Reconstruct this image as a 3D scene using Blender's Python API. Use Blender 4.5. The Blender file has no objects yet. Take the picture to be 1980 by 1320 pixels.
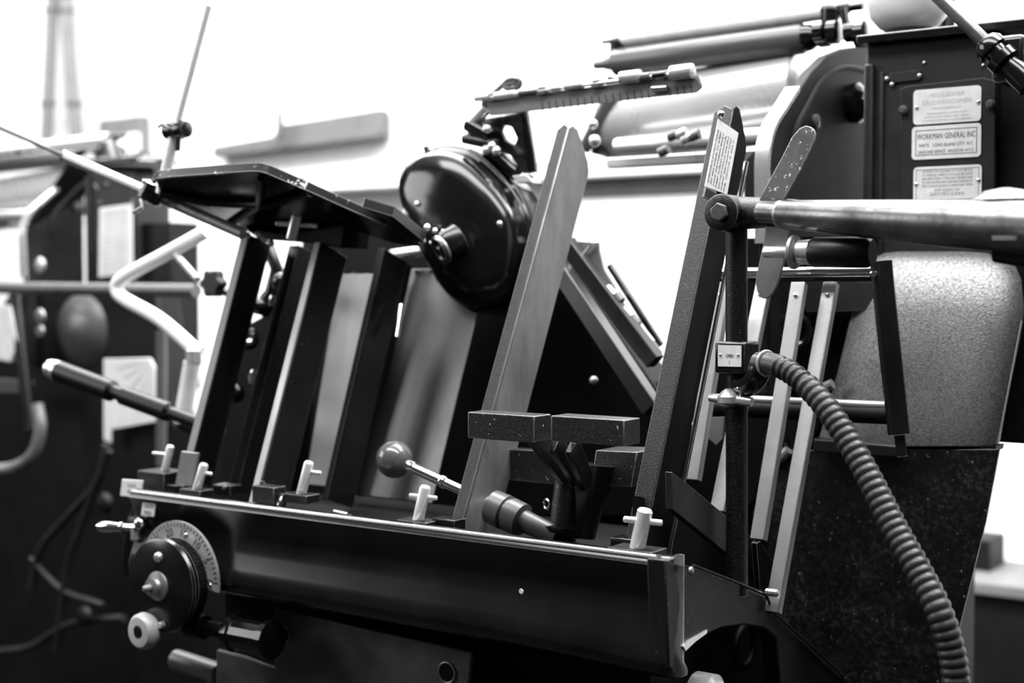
import bpy, bmesh, math, random
from mathutils import Vector, Matrix
random.seed(7)
scene = bpy.context.scene
COL = scene.collection
V3 = Vector

# ---------------------------------------------------------------- camera
FOC = 2750.0                       # focal length in pixels of the 1980 px wide frame (50 mm lens)
PITCH = math.atan(110/FOC)
CAMP = V3((0, 0, 1.15))
cd = bpy.data.cameras.new('camera'); cam = bpy.data.objects.new('camera', cd); COL.objects.link(cam)
cam.location = CAMP; cam.rotation_euler = (math.pi/2-PITCH, 0, 0)
cd.lens = 50.0; cd.sensor_width = 36.0; cd.clip_start = 0.05
cd.dof.use_dof = True; cd.dof.focus_distance = 1.42; cd.dof.aperture_fstop = 3.6
scene.camera = cam
# ---------------------------------------------------------------- world, lamps, exposure
w = bpy.data.worlds.new('world'); scene.world = w; w.use_nodes = True
bg = w.node_tree.nodes['Background']; bg.inputs[0].default_value = (1, 1, 1, 1); bg.inputs[1].default_value = 0.045
scene.view_settings.view_transform = 'Standard'; scene.view_settings.look = 'None'
scene.view_settings.exposure = 0.12; scene.view_settings.gamma = 1.0; scene.view_settings.use_curve_mapping = False

# press axes: U runs along the machine (away to the left), V runs into depth, origin C = right end of the table front
nn = math.hypot(3890, 2750)
U = V3((-3890/nn, 2750/nn, 0)); V = V3((2750/nn, 3890/nn, 0)); Z = V3((0, 0, 1)); C = V3((.165, 1.3, 0))
def L(u, v, z): return C + U*u + V*v + Z*z
def ray(x, y):
    return V3((1, 0, 0))*(x-990) - V3((0, math.sin(PITCH), math.cos(PITCH)))*(y-660) + V3((0, math.cos(PITCH), -math.sin(PITCH)))*FOC
def Q(x, y, v):                    # where a line of sight meets the plane at depth v behind the table front
    d = ray(x, y); return CAMP + d*((v-(CAMP-C).dot(V))/d.dot(V))
def QU(x, y, u):                   # ... meets the cross plane at position u along the machine
    d = ray(x, y); return CAMP + d*((u-(CAMP-C).dot(U))/d.dot(U))
def QN(x, y, P0, n):
    d = ray(x, y); return CAMP + d*((P0-CAMP).dot(n)/d.dot(n))
def uvz(P): q = P-C; return q.dot(U), q.dot(V), P.z

def lamp(name, loc, target, size, power, sy=None):
    l = bpy.data.lights.new(name, 'AREA'); l.energy = power; l.shape = 'RECTANGLE'; l.size = size; l.size_y = sy or size
    o = bpy.data.objects.new(name, l); COL.objects.link(o); o.location = loc
    o.rotation_euler = (V3(target)-V3(loc)).to_track_quat('-Z', 'Y').to_euler(); return o
lamp('ceiling_lamp_back', L(1.2, 1.0, 3.1), L(1.2, 2.3, 1.2), 6.0, 320, .5)      # washes the back wall
lamp('ceiling_lamp_press', L(0.5, 0.5, 2.9), L(0.5, 0.35, 1.0), 3.2, 70, .35)     # fluorescent row above the presses
lamp('added_uplight', L(0.3, 0.6, 2.55), L(0.3, 0.6, 3.2), 3.0, 75, .3)            # added lamp, brightens the ceiling so it reflects in the rods
lamp('window_daylight', L(3.0, -1.3, 2.1), L(0.2, 0.2, 1.1), 1.6, 38, 1.2)        # window to the left of the camera
lamp('front_fill_lamp', L(0.1, -0.65, 2.9), L(0.2, 0.2, 1.1), 3.0, 70, .5)      # added soft fill from overhead, brightens the front of the press

# ---------------------------------------------------------------- materials (all grey: the photograph is black and white)
def node_mat(name):
    m = bpy.data.materials.new(name); m.use_nodes = True; nt = m.node_tree
    return m, nt, nt.nodes['Principled BSDF']
def set_(b, **k):
    for a, v in k.items():
        b.inputs[a.replace('_', ' ')].default_value = v
def g(x): return (x, x, x, 1)
def noise(nt, scale, detail=4, rough=.6, stretch=None):
    tc = nt.nodes.new('ShaderNodeTexCoord'); n = nt.nodes.new('ShaderNodeTexNoise')
    n.inputs['Scale'].default_value = scale; n.inputs['Detail'].default_value = detail; n.inputs['Roughness'].default_value = rough
    if stretch:
        mp = nt.nodes.new('ShaderNodeMapping'); mp.inputs['Scale'].default_value = stretch
        nt.links.new(tc.outputs['Object'], mp.inputs[0]); nt.links.new(mp.outputs[0], n.inputs['Vector'])
    else: nt.links.new(tc.outputs['Object'], n.inputs['Vector'])
    return n.outputs[0]
def ramp(nt, src, stops):
    r = nt.nodes.new('ShaderNodeValToRGB'); nt.links.new(src, r.inputs[0])
    e = r.color_ramp.elements
    e[0].position, e[0].color = stops[0][0], g(stops[0][1]); e[1].position, e[1].color = stops[-1][0], g(stops[-1][1])
    for p, c in stops[1:-1]:
        q = e.new(p); q.color = g(c)
    return r.outputs[0]
def math_(nt, op, a, b=None):
    m = nt.nodes.new('ShaderNodeMath'); m.operation = op
    for i, s in enumerate((a, b)):
        if s is None: continue
        if isinstance(s, (int, float)): m.inputs[i].default_value = s
        else: nt.links.new(s, m.inputs[i])
    return m.outputs[0]
def bump(nt, b, h, strength, dist=.001):
    n = nt.nodes.new('ShaderNodeBump'); n.inputs['Strength'].default_value = strength; n.inputs['Distance'].default_value = dist
    nt.links.new(h, n.inputs['Height']); nt.links.new(n.outputs[0], b.inputs['Normal'])
def edge_mask(nt, radius, lo, hi, nscale=90):
    """paint rubbed off along sharp edges, broken up by noise"""
    bv = nt.nodes.new('ShaderNodeBevel'); bv.inputs['Radius'].default_value = radius; bv.samples = 4
    ge = nt.nodes.new('ShaderNodeNewGeometry')
    dp = nt.nodes.new('ShaderNodeVectorMath'); dp.operation = 'DOT_PRODUCT'
    nt.links.new(bv.outputs[0], dp.inputs[0]); nt.links.new(ge.outputs['True Normal'], dp.inputs[1])
    inv = math_(nt, 'SUBTRACT', 1.0, dp.outputs['Value'])
    nz = noise(nt, nscale, 4, .7)
    s = math_(nt, 'MULTIPLY', inv, math_(nt, 'MULTIPLY', nz, 2.0))
    return ramp(nt, s, [(lo, 0), (hi, 1)])
def paint(name, base, rough, spec=.5, wear=0.0, wear_col=.45, chips=0.0, bumps=0.0, bscale=250, coat=0.0, var=.4, grain=0, cscale=170):
    m, nt, b = node_mat(name)
    set_(b, Roughness=rough, Specular_IOR_Level=spec, Coat_Weight=coat, Coat_Roughness=.08)
    col = ramp(nt, noise(nt, 14, 5), [(.35, base*(1-var)), (.65, base*(1+var))])
    if grain:
        gr_ = ramp(nt, noise(nt, grain, 3, .7), [(.42, .35), (.52, 1), (.66, 4.0)])
        gm_ = nt.nodes.new('ShaderNodeMix'); gm_.data_type = 'RGBA'; gm_.blend_type = 'MULTIPLY'; gm_.inputs[0].default_value = 1
        nt.links.new(col, gm_.inputs[6]); nt.links.new(gr_, gm_.inputs[7]); col = gm_.outputs[2]
    if wear or chips:
        mk = None
        if wear: mk = edge_mask(nt, wear, .06, .16)
        if chips:
            ch = ramp(nt, noise(nt, cscale, 3, .8), [(1-chips-.02, 0), (1-chips, 1)])
            mk = ch if mk is None else math_(nt, 'MAXIMUM', mk, ch)
        mx = nt.nodes.new('ShaderNodeMix'); mx.data_type = 'RGBA'
        nt.links.new(mk, mx.inputs[0]); nt.links.new(col, mx.inputs[6]); mx.inputs[7].default_value = g(wear_col)
        col = mx.outputs[2]
    nt.links.new(col, b.inputs['Base Color'])
    if bumps: bump(nt, b, noise(nt, bscale, 3), bumps)
    return m
def metal(name, base, rough, var=.15, scale=30, stretch=None, bumps=0, bscale=200, metallic=1.0, chips=None):
    m, nt, b = node_mat(name)
    set_(b, Metallic=metallic)
    nz = noise(nt, scale, 5, .6, stretch)
    nt.links.new(ramp(nt, nz, [(.3, base*(1-var)), (.7, min(1, base*(1+var)))]), b.inputs['Base Color'])
    nt.links.new(ramp(nt, nz, [(.3, rough*1.2), (.7, rough*.8)]), b.inputs['Roughness'])
    if bumps: bump(nt, b, noise(nt, bscale, 3), bumps)
    return m
M = {}
M['enamel'] = paint('black_enamel', .006, .22, .5, wear=.0012, wear_col=.35, bumps=.06, bscale=40)
M['enamel_gloss'] = paint('glossy_black_enamel', .004, .14, .5, chips=.22, wear_col=.3, bumps=.05, bscale=18)
M['black'] = paint('black_paint', .004, .55, .15, bumps=.1)
M['textured'] = paint('worn_textured_black_paint', .005, .38, .4, wear=.0014, wear_col=.5, chips=.27, bumps=.5, bscale=700, grain=520)
M['speckled'] = paint('speckled_black_paint', .008, .36, .5, wear=.002, wear_col=.7, chips=.3, bumps=.5, bscale=700, grain=600)
M['tray_rim'] = paint('chipped_black_rim', .010, .35, .5, wear=.0018, wear_col=.6, chips=.385, cscale=55)
M['cover'] = paint('dark_grey_cover', .10, .5, .4, bumps=.2, bscale=200)
M['pin'] = metal('bright_steel_pin', .85, .25, .06, metallic=.4)
M['cheek'] = paint('matt_dark_cheek_paint', .011, .55, .12, bumps=.2, bscale=120)
M['faint_grid'] = paint('pale_grid_line', .62, .7, .2, var=.05)
M['grey_paint'] = paint('dark_grey_paint', .017, .45, .3, wear=.0008, wear_col=.2, bumps=.25, bscale=300)
M['side_paint'] = paint('satin_black_side_paint', .012, .45, .2, wear=.0008, wear_col=.15, chips=.3, bumps=.2, bscale=120)
M['dirty'] = paint('oily_black_sheet', .007, .42, .5, chips=.31, wear_col=.3, bumps=.5, bscale=90, var=.9, grain=160)
M['rubber'] = paint('black_rubber', .010, .5, .4)
M['hose'] = paint('dark_grey_hose', .026, .42, .45)
M['dull_steel'] = metal('dull_worn_steel', .33, .42, .42, 22, (1, 1, .4), .15, 160, .7)
M['strip_steel'] = metal('bare_steel_strip', .40, .36, .08, 60, None, .05, metallic=.6)
M['sheet_steel'] = metal('brushed_sheet_steel', .17, .42, .15, 6, (1, 1, .5), .05, 60)
M['sheet_bright'] = metal('worn_bright_steel', .30, .45, .12, 20, (1, 1, .3), .05, 60, .5)
M['chrome'] = metal('polished_chrome', .85, .12, .05)
M['satin'] = metal('satin_nickel', .72, .28, .06, metallic=.75)
M['roller_dark'] = metal('dark_ink_roller', .09, .38, .01, 10, None, 0, 200, .4)
M['roller'] = metal('steel_ink_drum', .62, .28, .01, 5, metallic=.6)
M['galv'] = metal('galvanised_sheet', .22, .40, .55, 330, None, .6, 600, .65)
M['worn_pipe'] = metal('worn_dark_pipe', .16, .30, .6, 18, None, .3, 90, .7)
M['gauge'] = paint('grey_gauge_blade', .07, .35, .5, var=.15)
M['white'] = paint('white_paint', .82, .5, .3, var=.05)
M['plate'] = metal('aluminium_name_plate', .80, .4, .12, 60, None, .05, 200, .15)
M['paper'] = paint('printed_paper', .72, .7, .2, var=.06)
M['ink'] = paint('dark_lettering', .05, .6, .2, var=.2)
M['ink_faint'] = paint('faded_lettering', .42, .6, .2, var=.4)
M['ink_mid'] = paint('rubbed_lettering', .22, .6, .2, var=.5)
M['scale'] = metal('etched_scale_plate', .65, .4, .25, 60, None, .1, 200, .6)
M['bake'] = paint('grey_bakelite_ball', .085, .12, .6, chips=.2, wear_col=.5, var=.15)
M['bar'] = paint('grey_gauge_bar', .13, .35, .5, var=.12)
M['knob'] = paint('pale_worn_knob', .42, .3, .5, var=.3)
M['globe'] = metal('frosted_glass_globe', .75, .3, .3, 6, None, 0, 200, .1)
M['wall_pipe'] = paint('pale_grey_pipe', .15, .6, .2, var=.1)
M['grey_wall_box'] = paint('mid_grey_box', .12, .6, .2, var=.1)
M['dark_wall'] = paint('dark_grey_machine', .005, .55, .2, var=.3)
M['grip'] = paint('black_grip', .005, .38, .35, bumps=.2)

# ---------------------------------------------------------------- mesh building
SHIFT = V3((0, 0, 0))
class MB:
    def __init__(s): s.v = []; s.f = []
    def add(s, vs, fs):
        o = len(s.v); s.v += [V3(p) for p in vs]; s.f += [tuple(i+o for i in f) for f in fs]; return s
    def box8(s, p):      # p: 4 bottom, 4 top
        return s.add(p, [(3, 2, 1, 0), (4, 5, 6, 7), (0, 1, 5, 4), (1, 2, 6, 5), (2, 3, 7, 6), (3, 0, 4, 7)])
    def box(s, c, a, b, c3, da, db, dc):   # centre, three axes, full sizes
        a = a.normalized()*da/2; b = b.normalized()*db/2; e = c3.normalized()*dc/2
        return s.box8([c-a-b-e, c+a-b-e, c+a+b-e, c-a+b-e, c-a-b+e, c+a-b+e, c+a+b+e, c-a+b+e])
    def lbox(s, u0, u1, v0, v1, z0, z1):
        return s.box8([L(u0, v0, z0), L(u1, v0, z0), L(u1, v1, z0), L(u0, v1, z0), L(u0, v0, z1), L(u1, v0, z1), L(u1, v1, z1), L(u0, v1, z1)])
    def prism(s, pts, th):
        n = len(pts); pts = [V3(p) for p in pts]
        return s.add(pts+[p+th for p in pts], [tuple(range(n-1, -1, -1)), tuple(range(n, 2*n))]+[(i, (i+1) % n, (i+1) % n+n, i+n) for i in range(n)])
    def rings(s, rs, caps=True, closed=False):
        n = len(rs[0]); k = len(rs); vs = [p for r in rs for p in r]; fs = []
        for a in range(k if closed else k-1):
            b = (a+1) % k
            for i in range(n):
                j = (i+1) % n; fs.append((a*n+i, a*n+j, b*n+j, b*n+i))
        if caps and not closed: fs += [tuple(range(n-1, -1, -1)), tuple(range((k-1)*n, k*n))]
        return s.add(vs, fs)
    def tube(s, pts, r, n=16, caps=True):
        pts = [V3(p) for p in pts]; k = len(pts)
        if not hasattr(r, '__len__'): r = [r]*k
        t = (pts[1]-pts[0]).normalized(); x = t.orthogonal().normalized(); rs = []
        for i in range(k):
            tt = (pts[min(i+1, k-1)]-pts[max(i-1, 0)])
            if tt.length > 1e-9: tt = tt.normalized()
            else: tt = t
            q = t.rotation_difference(tt); x = (q @ x).normalized(); t = tt; y = t.cross(x)
            rs.append([pts[i]+(x*math.cos(a)+y*math.sin(a))*r[i] for a in [2*math.pi*j/n for j in range(n)]])
        return s.rings(rs, caps)
    def lathe(s, p, ax, prof, n=28, caps=True):    # prof: (distance along the axis, radius)
        ax = ax.normalized(); x = ax.orthogonal().normalized(); y = ax.cross(x)
        return s.rings([[p+ax*t+(x*math.cos(a)+y*math.sin(a))*r for a in [2*math.pi*j/n for j in range(n)]] for t, r in prof], caps)
    def ball(s, c, r, n=24, m=14):
        return s.lathe(c, Z, [(-r*math.cos(math.pi*i/m), max(r*math.sin(math.pi*i/m), r*.003)) for i in range(m+1)], n)
    def torus(s, c, ax, R, r, n=28, m=10, a0=0, a1=2*math.pi, ref=None):
        ax = ax.normalized(); x = (ref or ax.orthogonal()).normalized(); y = ax.cross(x); full = abs(a1-a0-2*math.pi) < 1e-6; rs = []
        for i in range(n if full else n+1):
            a = a0+(a1-a0)*i/n; d = x*math.cos(a)+y*math.sin(a)
            rs.append([c+d*R+(d*math.cos(b)+ax*math.sin(b))*r for b in [2*math.pi*j/m for j in range(m)]])
        return s.rings(rs, True, full)
    def build(s, name, mat, parent=None, bevel=0, seg=2, sharp=35, label=None, subsurf=0, weld=False):
        me = bpy.data.meshes.new(name)
        org = V3((0, 0, 0)); q = parent
        if parent is None:
            lo = V3([min(p[i] for p in s.v) for i in range(3)]); hi = V3([max(p[i] for p in s.v) for i in range(3)])
            org = V3(((lo.x+hi.x)/2, (lo.y+hi.y)/2, lo.z)); base = org
        else:
            while q.parent: q = q.parent
            base = V3(q.location)
        me.from_pydata([p+SHIFT-base for p in s.v], [], s.f); me.update()
        bm = bmesh.new(); bm.from_mesh(me)
        if weld: bmesh.ops.remove_doubles(bm, verts=bm.verts, dist=1e-5)
        bmesh.ops.recalc_face_normals(bm, faces=bm.faces); bm.to_mesh(me); bm.free()
        for p in me.polygons: p.use_smooth = True
        me.set_sharp_from_angle(angle=math.radians(sharp))
        me.materials.append(M[mat])
        o = bpy.data.objects.new(name, me); COL.objects.link(o); o.parent = parent
        if parent is None: o.location = org
        if bevel:
            b = o.modifiers.new('bevel', 'BEVEL'); b.width = bevel; b.segments = seg; b.limit_method = 'ANGLE'; b.angle_limit = math.radians(40)
        if label: o['label'] = label
        return o
def mb(): return MB()
def spline(pts, n=10):
    pts = [V3(p) for p in pts]; P = [pts[0]*2-pts[1]]+pts+[pts[-1]*2-pts[-2]]; out = []
    for i in range(1, len(P)-2):
        for j in range(n):
            t = j/n; a, b, c, d = P[i-1], P[i], P[i+1], P[i+2]
            out.append(.5*((2*b)+(c-a)*t+(2*a-5*b+4*c-d)*t*t+(3*b-a-3*c+d)*t**3))
    out.append(pts[-1]); return out
def empty(name, loc, label, cat, group=None):
    o = bpy.data.objects.new(name, None); COL.objects.link(o); o.location = loc; o['label'] = label; o['category'] = cat
    o.empty_display_size = .1
    if group: o['group'] = group
    return o
def tag(o, label, cat, group=None):
    o['label'] = label; o['category'] = cat
    if group: o['group'] = group
    return o
def struct(o): o['kind'] = 'structure'; return o
_fc = {}
def text(s, name, origin, xd, yd, h, mat, parent, width=None, align='CENTER', depth=.0002, space=1.0):
    """raised lettering; origin = baseline anchor"""
    cu = bpy.data.curves.new('lettering', 'FONT'); cu.body = s; cu.size = 1; cu.align_x = align; cu.extrude = .01; cu.space_character = space
    cu.resolution_u = 2
    to = bpy.data.objects.new('tmp_text', cu); COL.objects.link(to)
    dg = bpy.context.evaluated_depsgraph_get(); me = bpy.data.meshes.new_from_object(to.evaluated_get(dg))
    bpy.data.objects.remove(to)
    xs = [v.co.x for v in me.vertices]; k = h/.7; kx = k
    if width and xs and max(xs) > min(xs): kx = width/(max(xs)-min(xs))
    xd = xd.normalized(); yd = yd.normalized(); zd = xd.cross(yd)
    b = MB(); b.add([origin+xd*v.co.x*kx+yd*v.co.y*k+zd*((v.co.z+.01)/.02*depth) for v in me.vertices], [tuple(p.vertices) for p in me.polygons])
    bpy.data.meshes.remove(me)
    return b

# ================================================================ the room
struct(mb().add([L(-3, -2.5, 0), L(6, -2.5, 0), L(6, 2.6, 0), L(-3, 2.6, 0), L(-3, -2.5, -.1), L(6, -2.5, -.1), L(6, 2.6, -.1), L(-3, 2.6, -.1)],
       [(0, 1, 2, 3), (7, 6, 5, 4), (0, 4, 5, 1), (1, 5, 6, 2), (2, 6, 7, 3), (3, 7, 4, 0)]).build('floor', 'dark_wall'))
WV = 2.3
struct(mb().lbox(-3, 6, -2.5, 2.6, 3.4, 3.5).build('ceiling', 'white'))
m, nt, b = node_mat('white_plaster_wall'); set_(b, Roughness=.8)
nt.links.new(ramp(nt, noise(nt, 1.2, 6, .65, (1, 1, .35)), [(.3, .62), (.55, .84), (.8, .9)]), b.inputs['Base Color']); M['wall'] = m
bump(nt, b, noise(nt, 25, 4), .3, .004)
struct(mb().lbox(-3, 6, WV, WV+.15, 0, 3.39).build('wall_back', 'wall'))
def wall_band(name, x0, x1, y0, y1, v, th, mat, x1y=None):
    P = Q(x0, y0, v); P2 = Q(x1, y0, v); B = Q(x0, y1, v)
    u0, u1 = sorted((uvz(P)[0], uvz(P2)[0]))
    return mb().lbox(u0, u1, v, v+th, min(P.z, B.z), max(P.z, B.z)).build(name, mat, bevel=.004)
wall_band('trim_1', 380, 1560, 352, 372, 2.22, .08, 'grey_wall_box')
struct(bpy.data.objects['trim_1'])
# wall cable duct with a box, pipes on the wall, picture board
d = mb().prism([Q(x, y, 2.24) for x, y in [(410, 283), (532, 262), (545, 240), (735, 210), (735, 264), (410, 305)]], V*.05).build('cable_duct', 'grey_wall_box', bevel=.004)
tag(d, 'blurred grey cable duct stepping up along the white back wall', 'cable duct')
hk = mb().tube([Q(541, 215, 2.2), Q(541, 250, 2.2), Q(535, 268, 2.2)], .012).build('bracket', 'grey_wall_box', d)
for nm, pts, lab in [('wall_pipe', [(104, -60), (90, 290)], 'straight grey pipe down the wall at the far left'),
                     ('wall_pipe', [(121, -60), (152, 310)], 'slanted grey pipe on the wall beside the straight one')]:
    p = mb().tube([Q(x, y, 2.22) for x, y in pts], .024).build(nm, 'wall_pipe'); tag(p, lab, 'pipe')
    for y in (20, 200):
        (mb().torus(Q(pts[0][0]+(pts[1][0]-pts[0][0])*(y+60)/350, y, 2.22), Z, .026, .007)).build('pipe_clip', 'grey_wall_box', p)
wb = mb().prism([Q(x, y, 2.25) for x, y in [(190, 232), (270, 222), (272, 296), (192, 300)]], V*.045).build('notice_board', 'wall_pipe', bevel=.003)
tag(wb, 'blurred grey square board on the wall above the rear press', 'notice board')
mb().prism([Q(x, y, 2.24) for x, y in [(226, 262), (266, 257), (266, 292), (226, 295)]], V*.01).build('board_panel', 'white', wb)
# white wall shelf, and the gridded sheet fixed below it
sv = 2.19
a = uvz(Q(560, 330, sv))[0]; b_ = uvz(Q(1620, 330, sv))[0]; zt = Q(1300, 310, sv).z; zb = Q(1300, 334, sv).z
sf = mb().lbox(b_, a, sv, 2.29, zb, zt).build('wall_shelf', 'white', bevel=.006)
tag(sf, 'long thick white shelf along the back wall behind the swinging arm', 'shelf')
zr = Q(1300, 372, 2.2).z
P = Q(1108, 376, 2.25); P2 = Q(1600, 376, 2.25); up_, uq_ = uvz(P)[0], uvz(P2)[0]
sh = empty('gridded_sheet', L((up_+uq_)/2, 2.25, 0), 'large white sheet with a faint grid on the wall behind the swinging arm', 'sheet')
bd = mb().lbox(uq_, up_, 2.25, 2.27, .35, zr).build('board', 'white', sh)
gm = mb()
for k in range(1, 40):
    uu = uq_+(up_-uq_)*k/40
    gm.lbox(uu-.001, uu+.001, 2.2485, 2.25, .36, zr)
for k in range(1, 44):
    zz = zr-.024*k
    gm.lbox(uq_, up_, 2.2485, 2.25, zz-.001, zz+.001)
gm.build('grid_lines', 'faint_grid', bd)
mb().lbox(uq_-.01, up_+.02, 2.24, 2.285, zr, zb-.002).build('top_rail', 'grey_wall_box', sh, bevel=.003)

# ================================================================ machine parts that both presses share
def press_upper(root, near):
    D = V3((0, 0, 0)); du = 0; dp = .86 if near else .56; ex = .28 if near else .0
    def q(x, y, v): return Q(x, y, v)+D
    def qu(x, y, u): return QU(x, y, u)+D
    # end housing carrying the name plates
    P0 = q(1673, 90, .47); P1 = q(1925, 64, .47); u0, u1 = uvz(P1)[0], uvz(P0)[0]
    h = mb().lbox(u0, u1, .47, dp, 1.02, 1.433).build('end_housing', 'grey_paint', root, bevel=.004)
    mb().lbox(u0-ex-.004, u1+.006, .455, dp+.02, 1.433, 1.443).build('housing_lid', 'enamel', h, bevel=.002)
    mb().lbox(u1-.013, u1-.001, .462, .47, 1.02, 1.41).build('edge_rib', 'grey_paint', h, bevel=.003)
    mb().lbox(u1-.024, u1-.019, .466, .47, 1.02, 1.40).build('edge_rib', 'grey_paint', h, bevel=.002)
    mb().lbox(u0-(.28 if near else .085), u0+.001, .485, dp, .97, 1.40 if near else 1.31).build('side_cover', 'dark_wall', h, bevel=.004)
    # raised panel
    pp = [q(x, y, .47) for x, y in [(1742, 172), (1758, 166), (1905, 150), (1926, 156), (1926, 420), (1742, 420)]]
    mb().prism(pp, -V*.004).build('raised_panel', 'grey_paint', h, bevel=.0015)
    bolts = [(1748, 213), (1917, 202)]
    for x, y in bolts: mb().lathe(q(x, y, .466), -V, [(0, .0055), (.004, .0055), (.007, .003)], 12).build('bolt', 'gauge', h)
    mb().prism([q(x, y, .47) for x, y in [(1722, 142), (1780, 136), (1780, 155), (1722, 161)]], -V*.003).build('blank_tag', 'grey_paint', h, bevel=.0006)
    for x, y in [(1715, 152), (1778, 146), (1725, 163)]: mb().ball(q(x, y, .468), .003).build('rivet', 'satin', h)
    for x, y in [(1901, 126), (1787, 121)]: mb().ball(q(x, y, .469), .002).build('rivet', 'satin', h)
    # side cheek of the inking unit: plate across the machine with a polished front rim
    cp = [(1488, 470), (1487, 380), (1488, 300), (1500, 248), (1520, 215), (1545, 175), (1570, 138), (1600, 108), (1640, 92), (1690, 86)]
    front = [qu(x, y, .1) for x, y in cp]
    back = [L(.1+du, dp-.04, front[-1].z-.0), L(.1+du, dp-.04, 1.02), L(.1+du, uvz(front[0]-D)[1], 1.02)]
    ck = mb().prism(front+back, U*.014).build('side_cheek', 'cheek', root, bevel=.002)
    rim = mb()
    sp = spline(front[:6], 5); rs = []
    for p in sp:
        k = (p - L(.1+du, .62, 1.2)).normalized()
        rs.append([p+U*(-.002), p+U*.016, p+U*.016+k*.006, p+U*(-.002)+k*.006])
    rim.rings(rs); rim.build('polished_rim', 'satin', ck)
    ip = [(1530, 330), (1535, 260), (1560, 205), (1590, 155), (1630, 130), (1690, 140)]
    sp = spline([qu(x, y, .1) for x, y in ip], 5)
    mb().tube(sp, .004, 8).build('raised_bead', 'cheek', ck)
    mb().lathe(qu(1645, 200, .098), -U, [(0, .026), (.012, .026), (.018, .020), (.02, .012), (.03, .011), (.032, .002)], 28).build('bearing_boss', 'enamel_gloss', ck)
    mb().lathe(qu(1575, 235, .099), -U, [(0, .009), (.004, .009), (.006, .002)], 14).build('bolt', 'gauge', ck)
    # rollers
    def roller(name, x0, y0, x1, y1, v, r, mat, ends=True, ext=.0):
        a, b = q(x0, y0, v), q(x1, y1, v); ax = (b-a).normalized()
        if not near: a = a-ax*.28
        Ln = (b-a).length
        o = mb().lathe(a, ax, [(0, r*.9), (.003, r), (Ln-.003, r), (Ln, r*.9)], 40).build(name, mat, root)
        if ends:
            mb().lathe(a, -ax, [(0, r*.55), (.012, r*.5), (.02, r*.35), (.035, r*.3)], 16).build('journal', 'gauge', o)
            mb().lathe(b, ax, [(0, r*.9), (.01, r*.85), (.018, r*.6), (.022, r*.75), (.034, r*.75), (.038, r*.45), (.055, r*.45)], 20).build('journal', 'enamel_gloss', o)
        return o
    roller('oscillating_rod', 1205, 76, 1592, 22, .62, .0115, 'plate')
    roller('ink_roller', 1190, 121, 1556, 74, .62, .0205, 'roller_dark')
    roller('ink_drum', 1190, 240, 1562, 178, .66, .062, 'roller', False)
    roller('ink_roller', 1192, 283, 1500, 262, .56, .012, 'roller', False)
    # arm blocks that hold the upper rod
    for x, y, xx, yy in [(1197, 80, 1190, 122), (1608, 18, 1600, 70)]:
        mb().tube([q(x, y, .62), q(xx, yy, .62)], [.014, .009], 12).build('rod_arm', 'enamel', root)
    for x, y, r in [(1585, 62, .013), (1612, 62, .016), (1645, 62, .013), (1665, 66, .017)]:
        mb().lathe(q(x, y, .6), -U, [(-.008, r*.7), (-.006, r), (.006, r), (.008, r*.7)], 18).build('collar', 'enamel_gloss', root)
    mb().tube([q(1630, 18, .6), q(1636, 45, .6), q(1650, 60, .6)], .006, 8).build('link_rod', 'enamel', root)
    # drum guard bar under the drum
    mb().lbox(uvz(q(1500, 300, .6))[0]-0, uvz(q(1185, 300, .6))[0], .58, .6, q(1300, 322, .6).z, q(1300, 300, .6).z).build('drum_guard', 'roller', root, bevel=.003)
    # machine body
    mb().lbox(.03, .95, .50, .95 if near else .62, .12, 1.02).build('machine_body', 'black', root, bevel=.01)
    mb().lbox(.05, .92, .30, .95 if near else .62, .0, .12).build('machine_plinth', 'black', root, bevel=.006)
    if not near: return h
    # globe oiler on the lid
    c = q(1757, -12, .6)
    gl = mb().lathe(c, Z, [(-.046, .028), (-.042, .036), (-.028, .048), (0, .054), (.026, .048), (.044, .028), (.05, .004)], 32).build('glass_globe', 'globe', root, subsurf=1)
    mb().lathe(c-Z*.046, -Z, [(0, .029), (.003, .031), (.006, .027), (.018, .027), (.03, .03), (.04, .03)], 28).build('globe_socket', 'grey_paint', gl)
    # slanted rod with couplings
    a = q(1800, -20, .40); b = q(1912, 88, .40); dr = (b-a).normalized()
    rd = mb().tube([a-dr*.1, b], .0075, 16).build('slanted_rod', 'worn_pipe', root)
    mb().lathe(b-dr*.006, dr, [(0, .013), (.006, .017), (.014, .017), (.016, .013), (.022, .013), (.024, .018), (.034, .018), (.036, .012), (.05, .014), (.07, .014)], 24).build('coupling', 'enamel_gloss', rd)
    mb().box(q(1962, 118, .42), U, V, Z, .035, .05, .05).build('coupling_block', 'enamel', rd, bevel=.006)
    for x in (1820, 1838): mb().tube([q(x, -30, .7), q(x, 68, .7)], .006, 10).build('support_rod', 'enamel', root)
    return h

# ================================================================ FRONT PRESS
R = empty('printing_press', L(.4, .45, 0), 'black platen printing press with leaning guide posts filling the foreground', 'printing press')
H = press_upper(R, True)
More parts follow.
